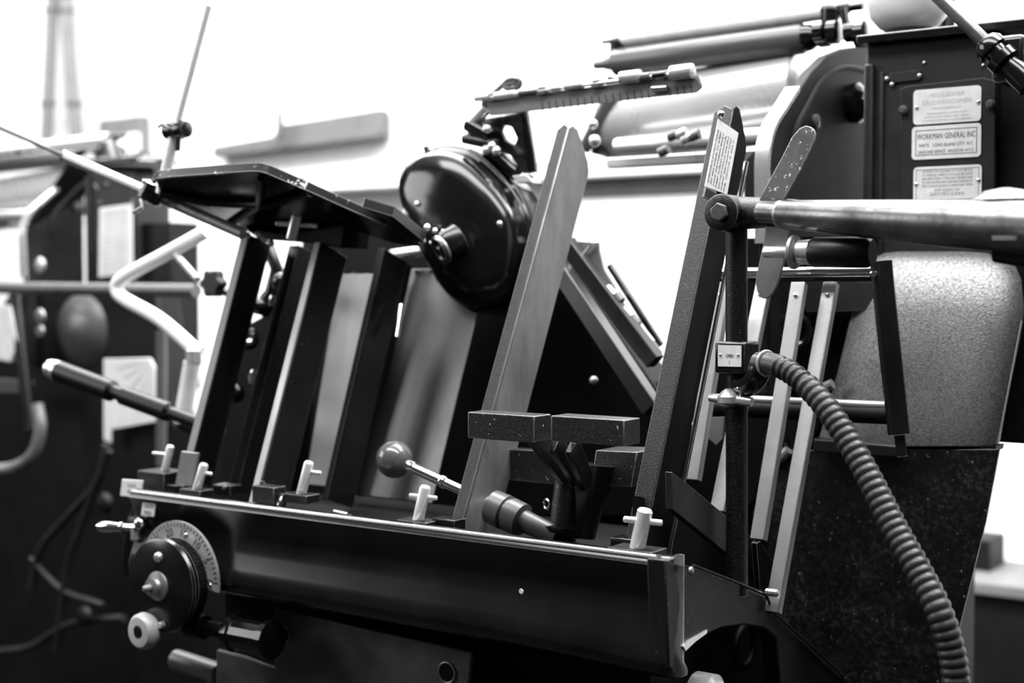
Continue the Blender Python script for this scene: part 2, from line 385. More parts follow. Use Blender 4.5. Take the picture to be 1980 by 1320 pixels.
# ---- name plates with lettering
def name_plate(parent, quad, lines, v=.466, frame=None, faint='ink', rivets=()):
    tl, tr, br, bl = [Q(x, y, v) for x, y in quad]
    ut, ub = uvz(tl)[0], uvz(tr)[0]; z1 = (tl.z+tr.z)/2; z0 = (bl.z+br.z)/2
    c = .0045; pts = []
    for (u, z, a0) in [(ut-c, z0+c, math.pi), (ub+c, z0+c, -math.pi/2), (ub+c, z1-c, 0), (ut-c, z1-c, math.pi/2)]:
        for k in range(5):
            a = a0+k*math.pi/8; pts.append(L(u-c*math.cos(a), v, z+c*math.sin(a)))
    p = mb().prism(pts, -V*.0012).build('name_plate', 'plate', R, label='pale aluminium name plate with dark lettering')
    W_ = ut-ub; Hh = z1-z0; cx = (ut+ub)/2; b = MB()
    for s, fy, fh, fw in lines:
        t = text(s, 'x', L(cx-0*W_, v-.0012, z1-fy*Hh), -U, Z, fh*Hh, None, None, width=fw*W_)
        b.add(t.v, t.f)
    if frame:
        e = frame; th = .0007; vv = v-.0014
        for (a0, a1, b0, b1) in [(ub+e, ut-e, z0+e, z0+e+th), (ub+e, ut-e, z1-e-th, z1-e), (ub+e, ub+e+th, z0+e, z1-e), (ut-e-th, ut-e, z0+e, z1-e)]:
            b.lbox(a0, a1, vv, v-.0011, b0, b1)
    b.build('lettering', faint, p)
    for x, y in rivets: mb().ball(Q(x, y, v-.001), .0026, 14, 8).build('rivet', 'chrome', p)
    return p
name_plate(R, [(1767, 175), (1898, 164), (1898, 232), (1768, 243)],
           [('HEIDELBERGER', .24, .115, .52), ('DRUCKMASCHINEN', .45, .12, .72), ('AKTIENGESELLSCHAFT', .59, .06, .42), ('HEIDELBERG / GERMANY', .73, .05, .6), ('PATENTE ANGEMELDET  D.B.P.', .83, .05, .66), ('US PATENTS PENDING  MADE IN GERMANY', .93, .05, .74)],
           faint='ink_faint', rivets=[(1773, 208), (1892, 197)])
name_plate(R, [(1764, 247), (1898, 236), (1898, 300), (1765, 312)],
           [('WORKMAN GENERAL INC', .40, .17, .84), ('PARTS    LONG ISLAND CITY  N.Y.', .63, .1, .78), ('SALES AND SERVICE   KINGSTON  N.Y.C.', .83, .1, .8)], frame=.0045, faint='ink', rivets=())
name_plate(R, [(1767, 325), (1899, 316), (1899, 386), (1768, 396)],
           [('CAUTION: THIS MACHINE MUST NOT BE RUN', .17, .07, .74), ('AT THE FULL SPEED. IT SHOULD BE OILED', .27, .07, .74), ('AND KEPT CLEAN. A FREQUENT OR EASY CARE', .37, .07, .74), ('OF THE MOVING PARTS BEFORE STARTING IT', .47, .07, .74), ('THE CYLINDER BEARING IS IMPORTANT WITH', .57, .07, .74), ('KEEP GUARDS ON', .69, .07, .36), ('SAFETY FIRST ALWAYS', .81, .09, .5)],
           frame=.003, faint='ink_mid', rivets=[(1772, 356), (1892, 348)])

# ---- table casting: front panel swept along the machine
prof = [(.014, .896), (.006, .898), (-.004, .895), (-.007, .889), (-.004, .884), (0, .875), (.004, .862), (.005, .85), (.002, .836), (-.004, .820), (-.008, .806), (-.007, .796), (.0, .789), (.012, .786), (.03, .786), (.03, .792), (.014, .80), (.014, .886)]
rs = []
for u in [.775, .772, .70, .60, .50, .40, .30, .22, .14, .09, .06, .045, .032]+[.032-.012*math.sin(k*math.pi/16) for k in range(1, 9)]:
    e = max(0, min(1, (.2-u)/.15)); rc = 0 if u >= .032 else .010*(1-math.sqrt(max(0, 1-((.032-u)/.012)**2)))
    rs.append([L(u, min(v+rc, .031), z-(e*.006 if z < .83 else 0)) for v, z in prof])
tb = mb().rings(rs).build('table_casting', 'enamel', R, sharp=50)
mb().lbox(.06, .77, .014, .10, .862, .870).build('table_bed', 'black', tb)
mb().lbox(.10, .72, .10, .30, .12, .862).build('table_support', 'black', R)
lip = mb().tube([L(.772, -.003, .8958), L(.5, -.003, .8958), L(.035, -.003, .8958)], .0026, 10).build('worn_lip', 'satin', tb)
# worn nick on the front
mb().lathe(Q(1008, 1143, -.0015), -V, [(0, .003), (.0008, .0025)], 7).build('paint_chip', 'plate', tb)
mb().lathe(Q(1335, 1103, 0.02), -U, [(0, .004), (.002, .0035), (.003, .002)], 14).build('corner_bolt', 'dull_steel', tb)
# ---- right side arm (cross plate) with a round cut-out
sc = [(1286, 1082), (1340, 1095), (1410, 1122), (1480, 1152), (1492, 1184), (1560, 1245), (1640, 1320), (1760, 1440), (1560, 1440), (1510, 1330), (1502, 1235), (1478, 1214), (1440, 1208), (1395, 1214), (1360, 1230), (1330, 1255), (1308, 1284), (1294, 1296), (1290, 1200)]
sp_ = [QU(x, y, .02) for x, y in sc]
arm = mb().prism(sp_, U*.02).build('side_arm', 'side_paint', R, bevel=.002)
e1 = [QU(x, y, .016) for x, y in [(1340, 1093), (1410, 1120), (1482, 1150), (1494, 1182), (1562, 1243), (1642, 1318), (1762, 1438)]]
mb().tube(e1, .0016, 8).build('edge_bead', 'side_paint', arm)
mb().prism([QU(x, y, .018) for x, y in [(1322, 1250), (1330, 1238), (1368, 1217), (1367, 1224), (1345, 1240), (1326, 1258)]], U*.002).build('bare_edge', 'satin', arm)
mb().lathe(QU(1345, 1345, .03), -U, [(0, .012), (.0, .024), (.02, .024), (.024, .019), (.024, .008), (.03, .006)], 32).build('shaft_end', 'satin', R)
mb().torus(QU(1440, 1250, .06), U, .022, .004).build('inner_ring', 'black', R)
mb().prism([QU(x, y, .05) for x, y in [(1300, 912), (1330, 935), (1466, 1048), (1500, 1100), (1480, 1150), (1465, 1118), (1300, 985)]], U*.008).build('inner_slope_plate', 'grey_paint', R, bevel=.001)
mb().prism([QU(x, y, .09) for x, y in [(1240, 960), (1300, 985), (1465, 1118), (1480, 1160), (1240, 1090)]], U*.01).build('inner_side_plate', 'black', R)
mb().prism([QU(x, y, .035) for x, y in [(1463, 1050), (1470, 1046), (1508, 1108), (1500, 1145), (1470, 1140)]], U*.006).build('stop_tab', 'enamel', R)
mb().lathe(QU(1482, 1144, .015), -U, [(0, .004), (.012, .004), (.014, .002)], 10).build('adjusting_screw', 'satin', R)

# ---- guide posts: angle sections leaning back
def post(name, b, t, vb, wf, wd, mf, md, chamfer=0, lab=None, extra=0):
    B = Q(b[0], b[1], vb); u = uvz(B)[0]; T = QU(t[0], t[1], u)
    ax = (T-B).normalized(); n = ax.cross(U).normalized()
    if n.dot(V) < 0: n = -n
    th = .003
    # front flange spans U (towards the right), flank runs back
    P = []
    if chamfer:
        fl = [B-U*wf, B-U*wf+n*wd, T-U*wf+n*wd-ax*chamfer, T-U*wf+n*wd*.82-ax*chamfer*.62, T-U*wf+n*wd*.3+ax*.002, T-U*wf+n*wd*.1+ax*.001, T-U*wf-ax*.006]
        ff = [B, B-U*wf, T-U*wf-ax*.006, T-U*wf*.5, T-ax*.008]
    else:
        fl = [B-U*wf, B-U*wf+n*wd, T-U*wf+n*wd, T-U*wf]
        ff = [B, B-U*wf, T-U*wf, T]
    o = mb().prism(ff, n*th).build(name, mf, R, bevel=.0008, label=lab)
    mb().prism(fl, U*th).build('flank_plate', md, o, bevel=.0008)
    return o, B, T, ax, n, u
post('guide_post', (347, 925), (467, 452), .05, .014, .042, 'gauge', 'enamel', lab='leftmost leaning guide post')
post('guide_post', (440, 945), (559, 474), .10, .018, .03, 'enamel', 'black')
post('guide_post', (480, 972), (607, 468), .04, .012, .052, 'sheet_bright', 'textured', lab='guide post with a bright steel front strip')
post('guide_post', (622, 965), (732, 480), .16, .010, .05, 'black', 'enamel')
post('guide_post', (660, 950), (760, 500), .22, .011, .03, 'sheet_steel', 'black', lab='thin grey steel guide post')
o5, B5, T5, ax5, n5, u5 = post('guide_post', (868, 1022), (1080, 240), .04, .016, .062, 'textured', 'dull_steel', .030, lab='broad guide post with a bare worn steel flank')
o6, B6, T6, ax6, n6, u6 = post('guide_post', (1205, 1062), (1383, 205), .05, .023, .046, 'textured', 'black', .030, lab='tall black guide post carrying a paper label')
mb().prism([B6-U*.024+n6*.046, B6-U*.024+n6*.049, T6-U*.024+n6*.049-ax6*.045, T6-U*.024+n6*.046-ax6*.045], -U*.004).build('edge_flange', 'textured', o6, bevel=.0006)
# paper label on the tall post
def on6(x, y): return QU(x, y, u6-.0236)
lp = [on6(1388, 230), on6(1427, 257), on6(1405, 376), on6(1362, 360)]
pl = mb().prism(lp, -U*.0006).build('paper_label', 'paper', R, label='white printed paper label')
tx = MB(); e_long = (lp[3]-lp[0]); e_sh = (lp[1]-lp[0])
for k in range(7):
    o_ = lp[3] - e_long*.07 + e_sh*(.12+k*.125) - U*.0007
    tt = text(['OPERATING INSTRUCTIONS', 'SET SIDE GUIDES TO SHEET', 'LOCK THE SCREWS FIRMLY', 'KEEP GUIDES PARALLEL', 'DO NOT FORCE THE PILE', 'CHECK THE HEIGHT STOP', 'OIL ONCE A DAY'][k], 'x', o_, -e_long, -e_sh+e_long*(e_sh.dot(e_long)/e_long.dot(e_long)), .0028, None, None, width=e_long.length*.78, align='LEFT')
    tx.add(tt.v, tt.f)
tx.build('lettering', 'ink_mid', pl)
mb().ball(on6(1394, 221), .0042, 14, 8).build('rivet', 'chrome', R)
mb().prism([on6(1362, 362), on6(1388, 378), on6(1382, 395), on6(1358, 380)], -U*.002).build('post_block', 'enamel', R)
# guide post feet
for x, y, v in [(868, 1012, .035), (1215, 1050, .04), (350, 945, .05), (530, 960, .04), (440, 945, .05)]:
    mb().box(Q(x, y, v), U, V, Z, .03, .02, .012).build('post_foot', 'enamel', R, bevel=.001)
# polished foot piece of the leftmost post
mb().prism([Q(x, y, .035) for x, y in [(350, 872), (382, 876), (372, 940), (338, 938)]], V*.004).build('foot_plate', 'dull_steel', R, bevel=.0006)

# ---- T screws
def tscrew(x0, y0, x1, y1, v, r, cross=(.5, .5), block=True, ch='pin'):
    a = Q(x0, y0, v); b = Q(x1, y1, v); ax = (b-a).normalized(); Ln = (b-a).length
    s = mb().lathe(a, ax, [(0, r), (Ln-.002, r), (Ln, r*.8)], 20).build('clamp_screw', ch, R, label='bright steel clamp screw with a cross pin')
    pd = (-U*.9+V*.35-Z*.06).normalized(); c = b-ax*.012
    mb().lathe(c-pd*cross[0]*r*5, pd, [(0, r*.3), (.001, r*.42), ((cross[0]+cross[1])*r*5-.001, r*.42), ((cross[0]+cross[1])*r*5, r*.3)], 12).build('cross_pin', ch, s)
    if block: mb().box(a-Z*.004, U, V, Z, r*6.5, r*4, .010).build('screw_block', 'textured', s, bevel=.001)
tscrew(808, 1006, 823, 940, .02, .0062)
tscrew(1232, 1060, 1248, 984, .015, .0075)
tscrew(582, 955, 598, 893, .03, .0058, (.1, .6))
tscrew(318, 912, 330, 862, .06, .005, (.9, .1))
tscrew(380, 946, 395, 897, .02, .0055, (.0, .5))
tscrew(563, 462, 574, 416, .10, .0065, (.75, .9), False, 'pin')
# little set screws near feet
for x, y, x2, y2, v in [(508, 945, 508, 930, .02), (537, 985, 545, 955, .01), (435, 945, 435, 940, .02)]:
    mb().tube([Q(x, y, v), Q(x2, y2, v)], .003, 10).build('set_screw', 'chrome', R)
for x, y in [(520, 955), (245, 0)]:
    if y: mb().box(Q(x, y, .02), U, V, Z, .035, .02, .02).build('guide_block', 'textured', R, bevel=.001)
for x, y in [(660, 990), (690, 1000)]: mb().tube([Q(x-14, y-2, .02), Q(x+12, y+4, .02)], .002, 8).build('pin', 'satin', R)

# ---- sheet metal panels behind the posts
def panel(name, b, t, vb, wpx, mat, th=.002):
    B = Q(b[0], b[1], vb); u = uvz(B)[0]; T = QU(t[0], t[1], u); B2 = Q(b[0]+wpx[0], b[1]+wpx[2], vb); w_ = u-uvz(B2)[0]
    return mb().prism([B, B-U*w_, T-U*w_, T], V*th).build(name, mat, R, bevel=.0005)
panel('sheet_panel', (685, 955), (795, 520), .24, (150, 0, 12), 'sheet_steel')
panel('sheet_panel', (590, 935), (655, 530), .26, (95, 0, 10), 'sheet_steel')
for x, y in [(686, 535), (710, 538), (760, 533), (808, 532), (835, 532), (642, 637)]:
    mb().lathe(Q(x, y, .36), Z, [(-.007, .004), (.007, .005)], 10).build('stud', 'chrome', R)
s_ = mb().tube([Q(765, 652, .27), Q(775, 590, .29)], .0045, 12).build('highlight_strip', 'chrome', R)  # chrome strip imitating a bright highlight on the sheet panel
mb().tube([Q(758, 492, .34), Q(820, 484, .34)], .007, 12).build('cross_rod', 'satin', R)
mb().tube([Q(665, 440, .30), Q(740, 430, .36)], .010, 12).build('cross_rod', 'satin', R)

# ---- dark mechanism bodies between and behind the posts
mb().prism([Q(x, y, .44) for x, y in [(540, 1000), (560, 590), (580, 550), (584, 445), (900, 450), (1000, 440), (1062, 465), (1150, 590), (1262, 742), (1262, 1000)]], V*.06).build('inner_frame', 'black', R, bevel=.003)
mb().prism([Q(x, y, .30) for x, y in [(425, 990), (440, 700), (452, 655), (476, 628), (505, 612), (520, 575), (575, 565), (600, 560), (560, 990)]], V*.03).build('feed_bracket', 'black', R, bevel=.003)
mb().tube([Q(505, 600, .28), Q(528, 565, .28), Q(535, 520, .28), Q(520, 480, .28), Q(505, 462, .28)], [.014, .012, .009, .009, .012], 12).build('curved_stem', 'enamel', R)
for x, y, v, r in [(500, 592, .26, .012), (480, 655, .26, .016), (545, 545, .26, .014), (455, 760, .26, .014)]:
    mb().ball(Q(x, y, v), r).build('linkage_joint', 'enamel_gloss', R)
mb().tube([Q(450, 660, .24), Q(490, 660, .24)], .0045).build('link_pin', 'chrome', R)
for x, y, r in [(448, 680, .006), (490, 728, .007), (421, 798, .008), (424, 827, .005), (526, 581, .005), (578, 558, .004)]:
    mb().lathe(Q(x, y, .22), Z+U*-.3, [(-r*1.4, r*.7), (0, r), (r*1.4, r*.7)], 12).build('bolt_head', 'chrome', R)
for x, y in [(891, 650), (890, 709), (1010, 778), (1148, 735)]:
    mb().ball(Q(x, y, .36), .0055).build('bolt_head', 'satin', R)
mb().prism([Q(x, y, .15) for x, y in [(925, 850), (985, 845), (975, 935), (905, 1000), (905, 950)]], V*.004).build('inner_gusset', 'grey_paint', R)

# ---- jogger blocks on a column
def block(quad, v, d):
    P = [Q(x, y, v) for x, y in quad]; u1, z1 = uvz(P[0])[0], P[0].z; u0 = uvz(P[1])[0]; z0 = P[3].z
    return mb().lbox(u0, u1, v, v+d, z0, z1)
bt = block([(904, 796), (1033, 803), (1030, 850), (900, 846)], .0, .03).build('jogger_block', 'speckled', R, bevel=.0012)
bt2 = block([(1065, 803), (1207, 812), (1200, 866), (1060, 852)], .0, .03).build('jogger_block', 'speckled', R, bevel=.0012)
for a, b in [((1030, 838), (1095, 925)), ((1072, 855), (1118, 925)), ((1105, 860), (1135, 935))]:
    A = Q(a[0], a[1], .03); Bq = Q(b[0], b[1], .08); d_ = (Bq-A).normalized()
    mb().box((A+Bq)/2, d_, U, d_.cross(U), (Bq-A).length, .008, .02).build('jogger_arm', 'enamel', bt, bevel=.001)
c0 = Q(1083, 1040, .08); c1 = Q(1099, 895, .09); ax = (c1-c0).normalized(); Ln = (c1-c0).length
colm = mb().lathe(c0, ax, [(0, .0125), (.45*Ln, .0125), (Ln, .0115)], 28).build('column', 'speckled', R)
mb().lathe(c0, ax, [(-.012, .022), (-.004, .022), (-.002, .017), (.004, .017), (.005, .021), (.012, .021), (.014, .014)], 30).build('base_collar', 'enamel_gloss', colm)
c2 = Q(1125, 1040, .10); mb().lathe(c2, ax, [(0, .014), (Ln*.5, .020), (Ln*.9, .028), (Ln, .03)], 24).build('cone_sleeve', 'enamel', colm)
mb().torus(Q(1057, 974, .06), (-V+U*.4), .0048, .0013, 18, 8).build('ring_screw', 'chrome', colm)
mb().prism([Q(x, y, .13) for x, y in [(972, 868), (1085, 872), (1085, 938), (985, 928)]], V*.02).build('rear_block', 'speckled', R, bevel=.001)
mb().prism([Q(x, y, .11) for x, y in [(1152, 870), (1232, 874), (1222, 942), (1142, 938)]], V*.05).build('rear_block', 'speckled', R, bevel=.001)

# ---- ball lever
a = Q(763, 888, .09); b = Q(985, 990, .09); dr = (b-a).normalized()
bl = mb().ball(a, .0215, 32, 20).build('lever_ball', 'bake', R, label='grey round ball knob of the front lever')
mb().lathe(a+dr*.02, dr, [(0, .007), (.008, .0075), (.01, .006), (.05, .006), (.052, .0075), (.056, .0075), (.058, .006), ((b-a).length-.02, .006)], 16).build('lever_rod', 'chrome', bl)
mb().lathe(Q(950, 978, .07), dr, [(0, .012), (.002, .0185), (.020, .019), (.0215, .0165), (.024, .0165), (.0255, .0185), (.042, .018), (.044, .012), (.07, .011), (.09, .011)], 28).build('knurled_collar', 'gauge', bl)

# ---- handwheel, scale and small fittings at the left end of the casting
cs = Q(345, 1117, -.017); rs = []
for k in range(33):
    a = math.radians(-8+k*(172)/32); d = -U*math.cos(a)+Z*math.sin(a)
    rs.append([cs+d*.043, cs+d*.068, cs+d*.068+V*.003, cs+d*.043+V*.003])
scl = mb().rings(rs).build('scale_plate', 'scale', R, label='pale curved scale plate with engraved numbers', sharp=30)
tk = MB()
for k, s in enumerate(['0', '5', '10', '15', '20', '25', '30']):
    a = math.radians(2+k*26); d = -U*math.cos(a)+Z*math.sin(a); p = cs+d*.061-V*.0005; tt_ = -U*math.sin(a)*-1+Z*math.cos(a)*-1
    tt_ = (U*math.sin(a)*1+Z*math.cos(a)); tg = -tt_
    t = text(s, 'x', cs+d*.0500-V*.0001, -d.cross(V) if (-d.cross(V)).dot(-U) > 0 else d.cross(V), d, .0095, None, None); tk.add(t.v, t.f)
for k in range(31):
    a = math.radians(2+k*26/5); d = -U*math.cos(a)+Z*math.sin(a); s = d.cross(V)
    tk.box(cs+d*.0635-V*.0003, d, s, V, .004 if k % 5 else .007, .0006, .0008)
tk.build('engraving', 'ink', scl)
for a_ in (75, -2): 
    a = math.radians(a_); d = -U*math.cos(a)+Z*math.sin(a); mb().ball(cs+d*.055, .0025, 12, 8).build('rivet', 'chrome', scl)
hc = Q(308, 1132, -.045)
hw = mb().lathe(hc, V, [(-.002, .02), (0, .052), (.002, .055), (.006, .056), (.008, .054), (.012, .05), (.013, .03)], 64, True).build('handwheel', 'enamel', R, label='black disc handwheel with a bright worn rim')
mb().lathe(hc+V*.013, V, [(0, .044), (.002, .051), (.016, .051), (.018, .045)], 48).build('rear_disc', 'enamel', hw)
rg = mb()
for k in range(72):
    a = 2*math.pi*k/72; d = -U*math.cos(a)+Z*math.sin(a); rg.box(hc+V*.022+d*.0512, V, d, d.cross(V), .012, .002, .0022)
rg.build('gear_teeth', 'black', hw)
mb().lathe(hc-V*.0, -V, [(0, .018), (.004, .017), (.006, .010), (.010, .008), (.011, .0105), (.013, .0105), (.014, .0045), (.022, .004), (.024, .002)], 24).build('hub_nut', 'dull_steel', hw)
kc = Q(268, 1222, -.062)
mb().lathe(kc, V, [(-.001, .004), (0, .006), (.0, .0075), (-.0015, .008), (-.0015, .013), (-.001, .0175), (.003, .021), (.010, .022), (.018, .018), (.022, .010), (.03, .006)], 32).build('crank_knob', 'knob', hw, label='pale worn crank knob')
mb().lathe(kc-V*.0022, V, [(0, .006), (.002, .0065)], 20).build('dark_bore_disc', 'black', hw)  # black disc in place of the shaded hole in the knob's centre
mb().lathe(Q(306, 1077, -.047), V, [(-.004, .003), (-.003, .005), (.0, .0065), (.002, .0065)], 14).build('set_screw', 'satin', hw)
mb().lathe(Q(313, 1208, -.047), V, [(-.004, .003), (-.003, .004), (.002, .0045)], 14).build('set_screw', 'satin', hw)
# clamp lever
a = Q(268, 1020, .0); b = Q(188, 1018, -.01); dr = (b-a).normalized(); Ln = (b-a).length
cl = mb().lathe(a, dr, [(0, .006), (.012, .0045), (.022, .0045), (.024, .007), (.027, .007), (.029, .005), (Ln*.66, .0068), (Ln*.85, .0075), (Ln*.96, .0055), (Ln, .002)], 20).build('clamp_lever', 'chrome', R)
mb().ball(Q(272, 1012, 0), .0085).build('lever_boss', 'chrome', cl)
mb().lathe(Q(263, 1045, 0), Z, [(0, .004), (.002, .0065), (.016, .0065)], 16).build('lever_stem', 'satin', cl)
for qd, v, lab in [([(236, 926), (276, 929), (271, 962), (232, 958)], .03, 'small pale label standing on the casting end'), ([(276, 966), (301, 970), (297, 999), (272, 996)], -.004, 'small pale label on the casting corner')]:
    tg = mb().prism([Q(x, y, v) for x, y in qd], V*.002).build('small_label', 'paper', R, bevel=.0004, label=lab)
    x0, y0 = qd[0]; ln = MB()
    for i, s in enumerate(['LOCK', 'FEED']):
        o_ = Q((qd[0][0]+qd[1][0])/2-1-i*2, y0+15+i*13, v-.0004); t = text(s, 'x', o_, -U, Z, .0045, None, None); ln.add(t.v, t.f)
    ln.build('lettering', 'ink_mid', tg)
# casting end block
mb().prism([Q(x, y, .012) for x, y in [(262, 960), (320, 965), (330, 1100), (300, 1160), (232, 1110), (240, 1010)]], V*.05).build('casting_end', 'enamel', R, bevel=.004)
mb().box(Q(315, 935, .06), U, V, Z, .05, .04, .035).build('end_block', 'textured', R, bevel=.0015)
# stop cylinder under the panel
a = Q(445, 1222, .0); b = Q(528, 1238, .0); dr = (b-a).normalized(); Ln = (b-a).length
sc_ = mb().lathe(a, dr, [(0, .018), (.003, .0215), (.012, .022), (.014, .0195), (Ln-.012, .0195), (Ln-.01, .0225), (Ln-.001, .0225), (Ln, .016)], 14).build('stop_cylinder', 'enamel_gloss', R, sharp=20)
mb().lathe(a, -dr, [(0, .009), (.04, .009), (.042, .014), (.07, .014)], 20).build('stop_shaft', 'black', sc_)
# ---- lower cover plate with black discs painting the dark of its holes
lpz = [(530, 1174), (700, 1215), (912, 1262), (898, 1420), (415, 1420), (418, 1255), (470, 1268), (530, 1290)]
lo = mb().prism([Q(x, y, .045) for x, y in lpz], V*.006).build('lower_cover', 'cover', R, bevel=.002)
for x, y, r in [(549, 1226, .010), (864, 1300, .011)]:
    mb().lathe(Q(x, y, .044), V, [(0, r*.85), (.001, .0002)], 28).build('dark_hole_disc', 'black', lo)
    mb().torus(Q(x, y, .044), V, r, .0013, 28, 8).build('hole_rim', 'dull_steel', lo)
mb().tube([Q(1018, 1290, .13), Q(1005, 1420, .13)], .009).build('lift_spindle', 'dull_steel', R)
mb().tube([Q(340, 1275, .1), Q(420, 1300, .1), Q(420, 1340, .1)], .014).build('bent_pipe', 'gauge', R)

# ---- delivery tray on top of the left posts (seen from below)
P0 = L(.6, .15, 1.23); tn = (V*.37+Z*.93).normalized()
def T(x, y, up=0): return QN(x, y, P0+tn*up, tn)
edge = [(302, 346), (316, 338), (492, 327), (512, 329), (530, 336), (600, 366), (680, 402), (742, 428), (800, 462), (812, 478), (760, 470), (668, 440), (580, 452), (462, 444), (345, 400), (308, 374)]
low = [T(x, y) for x, y in edge]
ty = mb().prism(low, tn*.004).build('delivery_tray', 'enamel', R, bevel=.001)
def rim_(pts, name, h, th, mat):
    P = spline([T(x, y) for x, y in pts], 4); rs = []
    for i, p in enumerate(P):
        t = (P[min(i+1, len(P)-1)]-P[max(i-1, 0)]).normalized(); s = t.cross(tn)
        rs.append([p-tn*h*.5, p+s*th-tn*h*.5, p+s*th+tn*h*.7, p+tn*h*.7])
    return mb().rings(rs).build(name, mat, ty, sharp=50)
rim_([(300, 350), (316, 340), (400, 333), (492, 327), (512, 329), (530, 336), (600, 366), (680, 402), (745, 430)], 'rim_strip', .009, .004, 'tray_rim')
for pts in ([(310, 375), (400, 392), (520, 398), (600, 372)], [(440, 440), (500, 400), (505, 345)]):
    mb().tube([T(x, y, -.004) for x, y in pts], .005, 10).build('stiffening_rib', 'enamel', ty)
mb().prism([T(x, y, -.001) for x, y in [(700, 400), (760, 418), (820, 466), (800, 470)]], tn*.012).build('tray_hinge', 'enamel', ty)
# post head block beneath the tray
mb().prism([Q(x, y, .16) for x, y in [(470, 442), (560, 452), (668, 432), (660, 480), (600, 470), (500, 462)]], V*.05).build('post_head', 'black', R, bevel=.002)
for x, y in [(500, 452), (512, 462), (478, 455), (524, 470)]: mb().ball(Q(x, y, .12), .0045).build('bolt_head', 'satin', R)

# ---- telescopic rod, upright rod and clamps
a = Q(128, 303, .06); b = Q(470, 452, .10); dr = (b-a).normalized()
tr = mb().tube([a, b], .0072, 20).build('slanted_rail', 'satin', R)
mb().lathe(a, -dr, [(0, .0078), (.003, .0078), (.004, .003)], 18).build('rail_end_cap', 'chrome', tr)
mb().tube([a, a-dr*.2], .0028, 10).build('inner_rod', 'gauge', tr)
u0_ = Q(318, 345, .06); u1_ = Q(340, 250, .06); u2_ = Q(404, 10, .06)
ur = mb().tube([u0_-(u1_-u0_)*.3, u1_], .0072, 18).build('upright_rod', 'plate', R)
mb().tube([u1_, u2_], .0046, 16).build('thin_rod', 'plate', ur)
ck_ = Q(338, 252, .06)
cb = mb().lathe(ck_-U*(-.014), -U, [(0, .009), (.002, .0115), (.016, .0115), (.018, .010), (.026, .012), (.036, .010), (.038, .004)], 14).build('rod_clamp', 'enamel', ur)
mb().tube([Q(345, 262, .05), Q(343, 292, .05)], .0035, 10).build('clamp_screw', 'enamel', ur)
mb().tube([Q(306, 246, .05), Q(314, 240, .05), Q(330, 250, .05)], .0018, 8).build('clamp_wire', 'enamel', ur)
a = Q(300, 362, .07); b = Q(280, 402, .06); dr = (b-a).normalized()
mb().lathe(a-dr*.006, dr, [(0, .010), (.002, .0155), (.026, .0155), (.028, .012)], 24).build('rail_clamp', 'enamel_gloss', tr)
mb().torus(Q(296, 358, .06), dr, .0125, .0022, 24, 8).build('clamp_ring', 'chrome', tr)
mb().tube([Q(272, 385, .05), Q(276, 400, .05), Q(258, 411, .05)], .0028, 10).build('clamp_hook', 'satin', tr)

# ---- white bent tube, star knob, black grip
mb().tube(spline([Q(402, 446, .30), Q(330, 486, .30), Q(240, 536, .30), Q(226, 560, .30), Q(244, 580, .30), Q(310, 618, .30), Q(384, 682, .30)], 8), .0105, 18).build('bent_tube', 'white', R, label='white tube bent to an angle')
mb().lathe(Q(375, 690, .28), Z, [(-.012, .008), (-.01, .012), (.01, .012), (.012, .007)], 16).build('tube_joint', 'satin', R)
mb().lathe(Q(1190, 240, .66), -U, [(0, .02), (.03, .018), (.05, .012)], 20).build('journal', 'enamel', R)
mb().tube([Q(372, 700, .30), Q(352, 815, .30)], .013, 16).build('tube_leg', 'white', R)
sk = Q(405, 548, .24); st = []
for k in range(60):
    a = 2*math.pi*k/60; r = .0185+.0022*math.cos(6*a); d = U*math.cos(a)+Z*math.sin(a); st.append(sk+d*r)
kb = mb().prism(st, V*.016).build('star_knob', 'rubber', R, bevel=.002, label='black star-shaped clamping knob')
mb().tube([Q(336, 488, .30), Q(382, 540, .25)], .0048, 10).build('knob_stem', 'satin', kb)
mb().tube([Q(405, 548, .25), Q(500, 600, .30)], .006, 10).build('knob_shaft', 'enamel', kb)
mb().tube([Q(352, 815, .30), Q(420, 850, .31)], .012, 14).build('tube_foot', 'enamel', R)
a = Q(352, 806, .12); b = Q(98, 712, .10); dr = (b-a).normalized(); Ln = (b-a).length
gp = mb().lathe(a-dr*.05, dr, [(0, .0085), (.05+Ln*.08, .0085), (.05+Ln*.1, .013), (.05+Ln*.43, .013), (.05+Ln*.44, .0095), (.05+Ln*.50, .0095), (.05+Ln*.52, .0145), (.05+Ln*.93, .0148), (.05+Ln*.94, .012)], 24).build('grip_handle', 'grip', R, label='black grip handle pointing to the left')
mb().lathe(b-dr*.02, dr, [(0, .010), (.002, .0145), (.010, .0145), (.012, .012), (.014, .012), (.016, .0135), (.022, .0125), (.024, .004)], 24).build('end_cap', 'satin', gp)

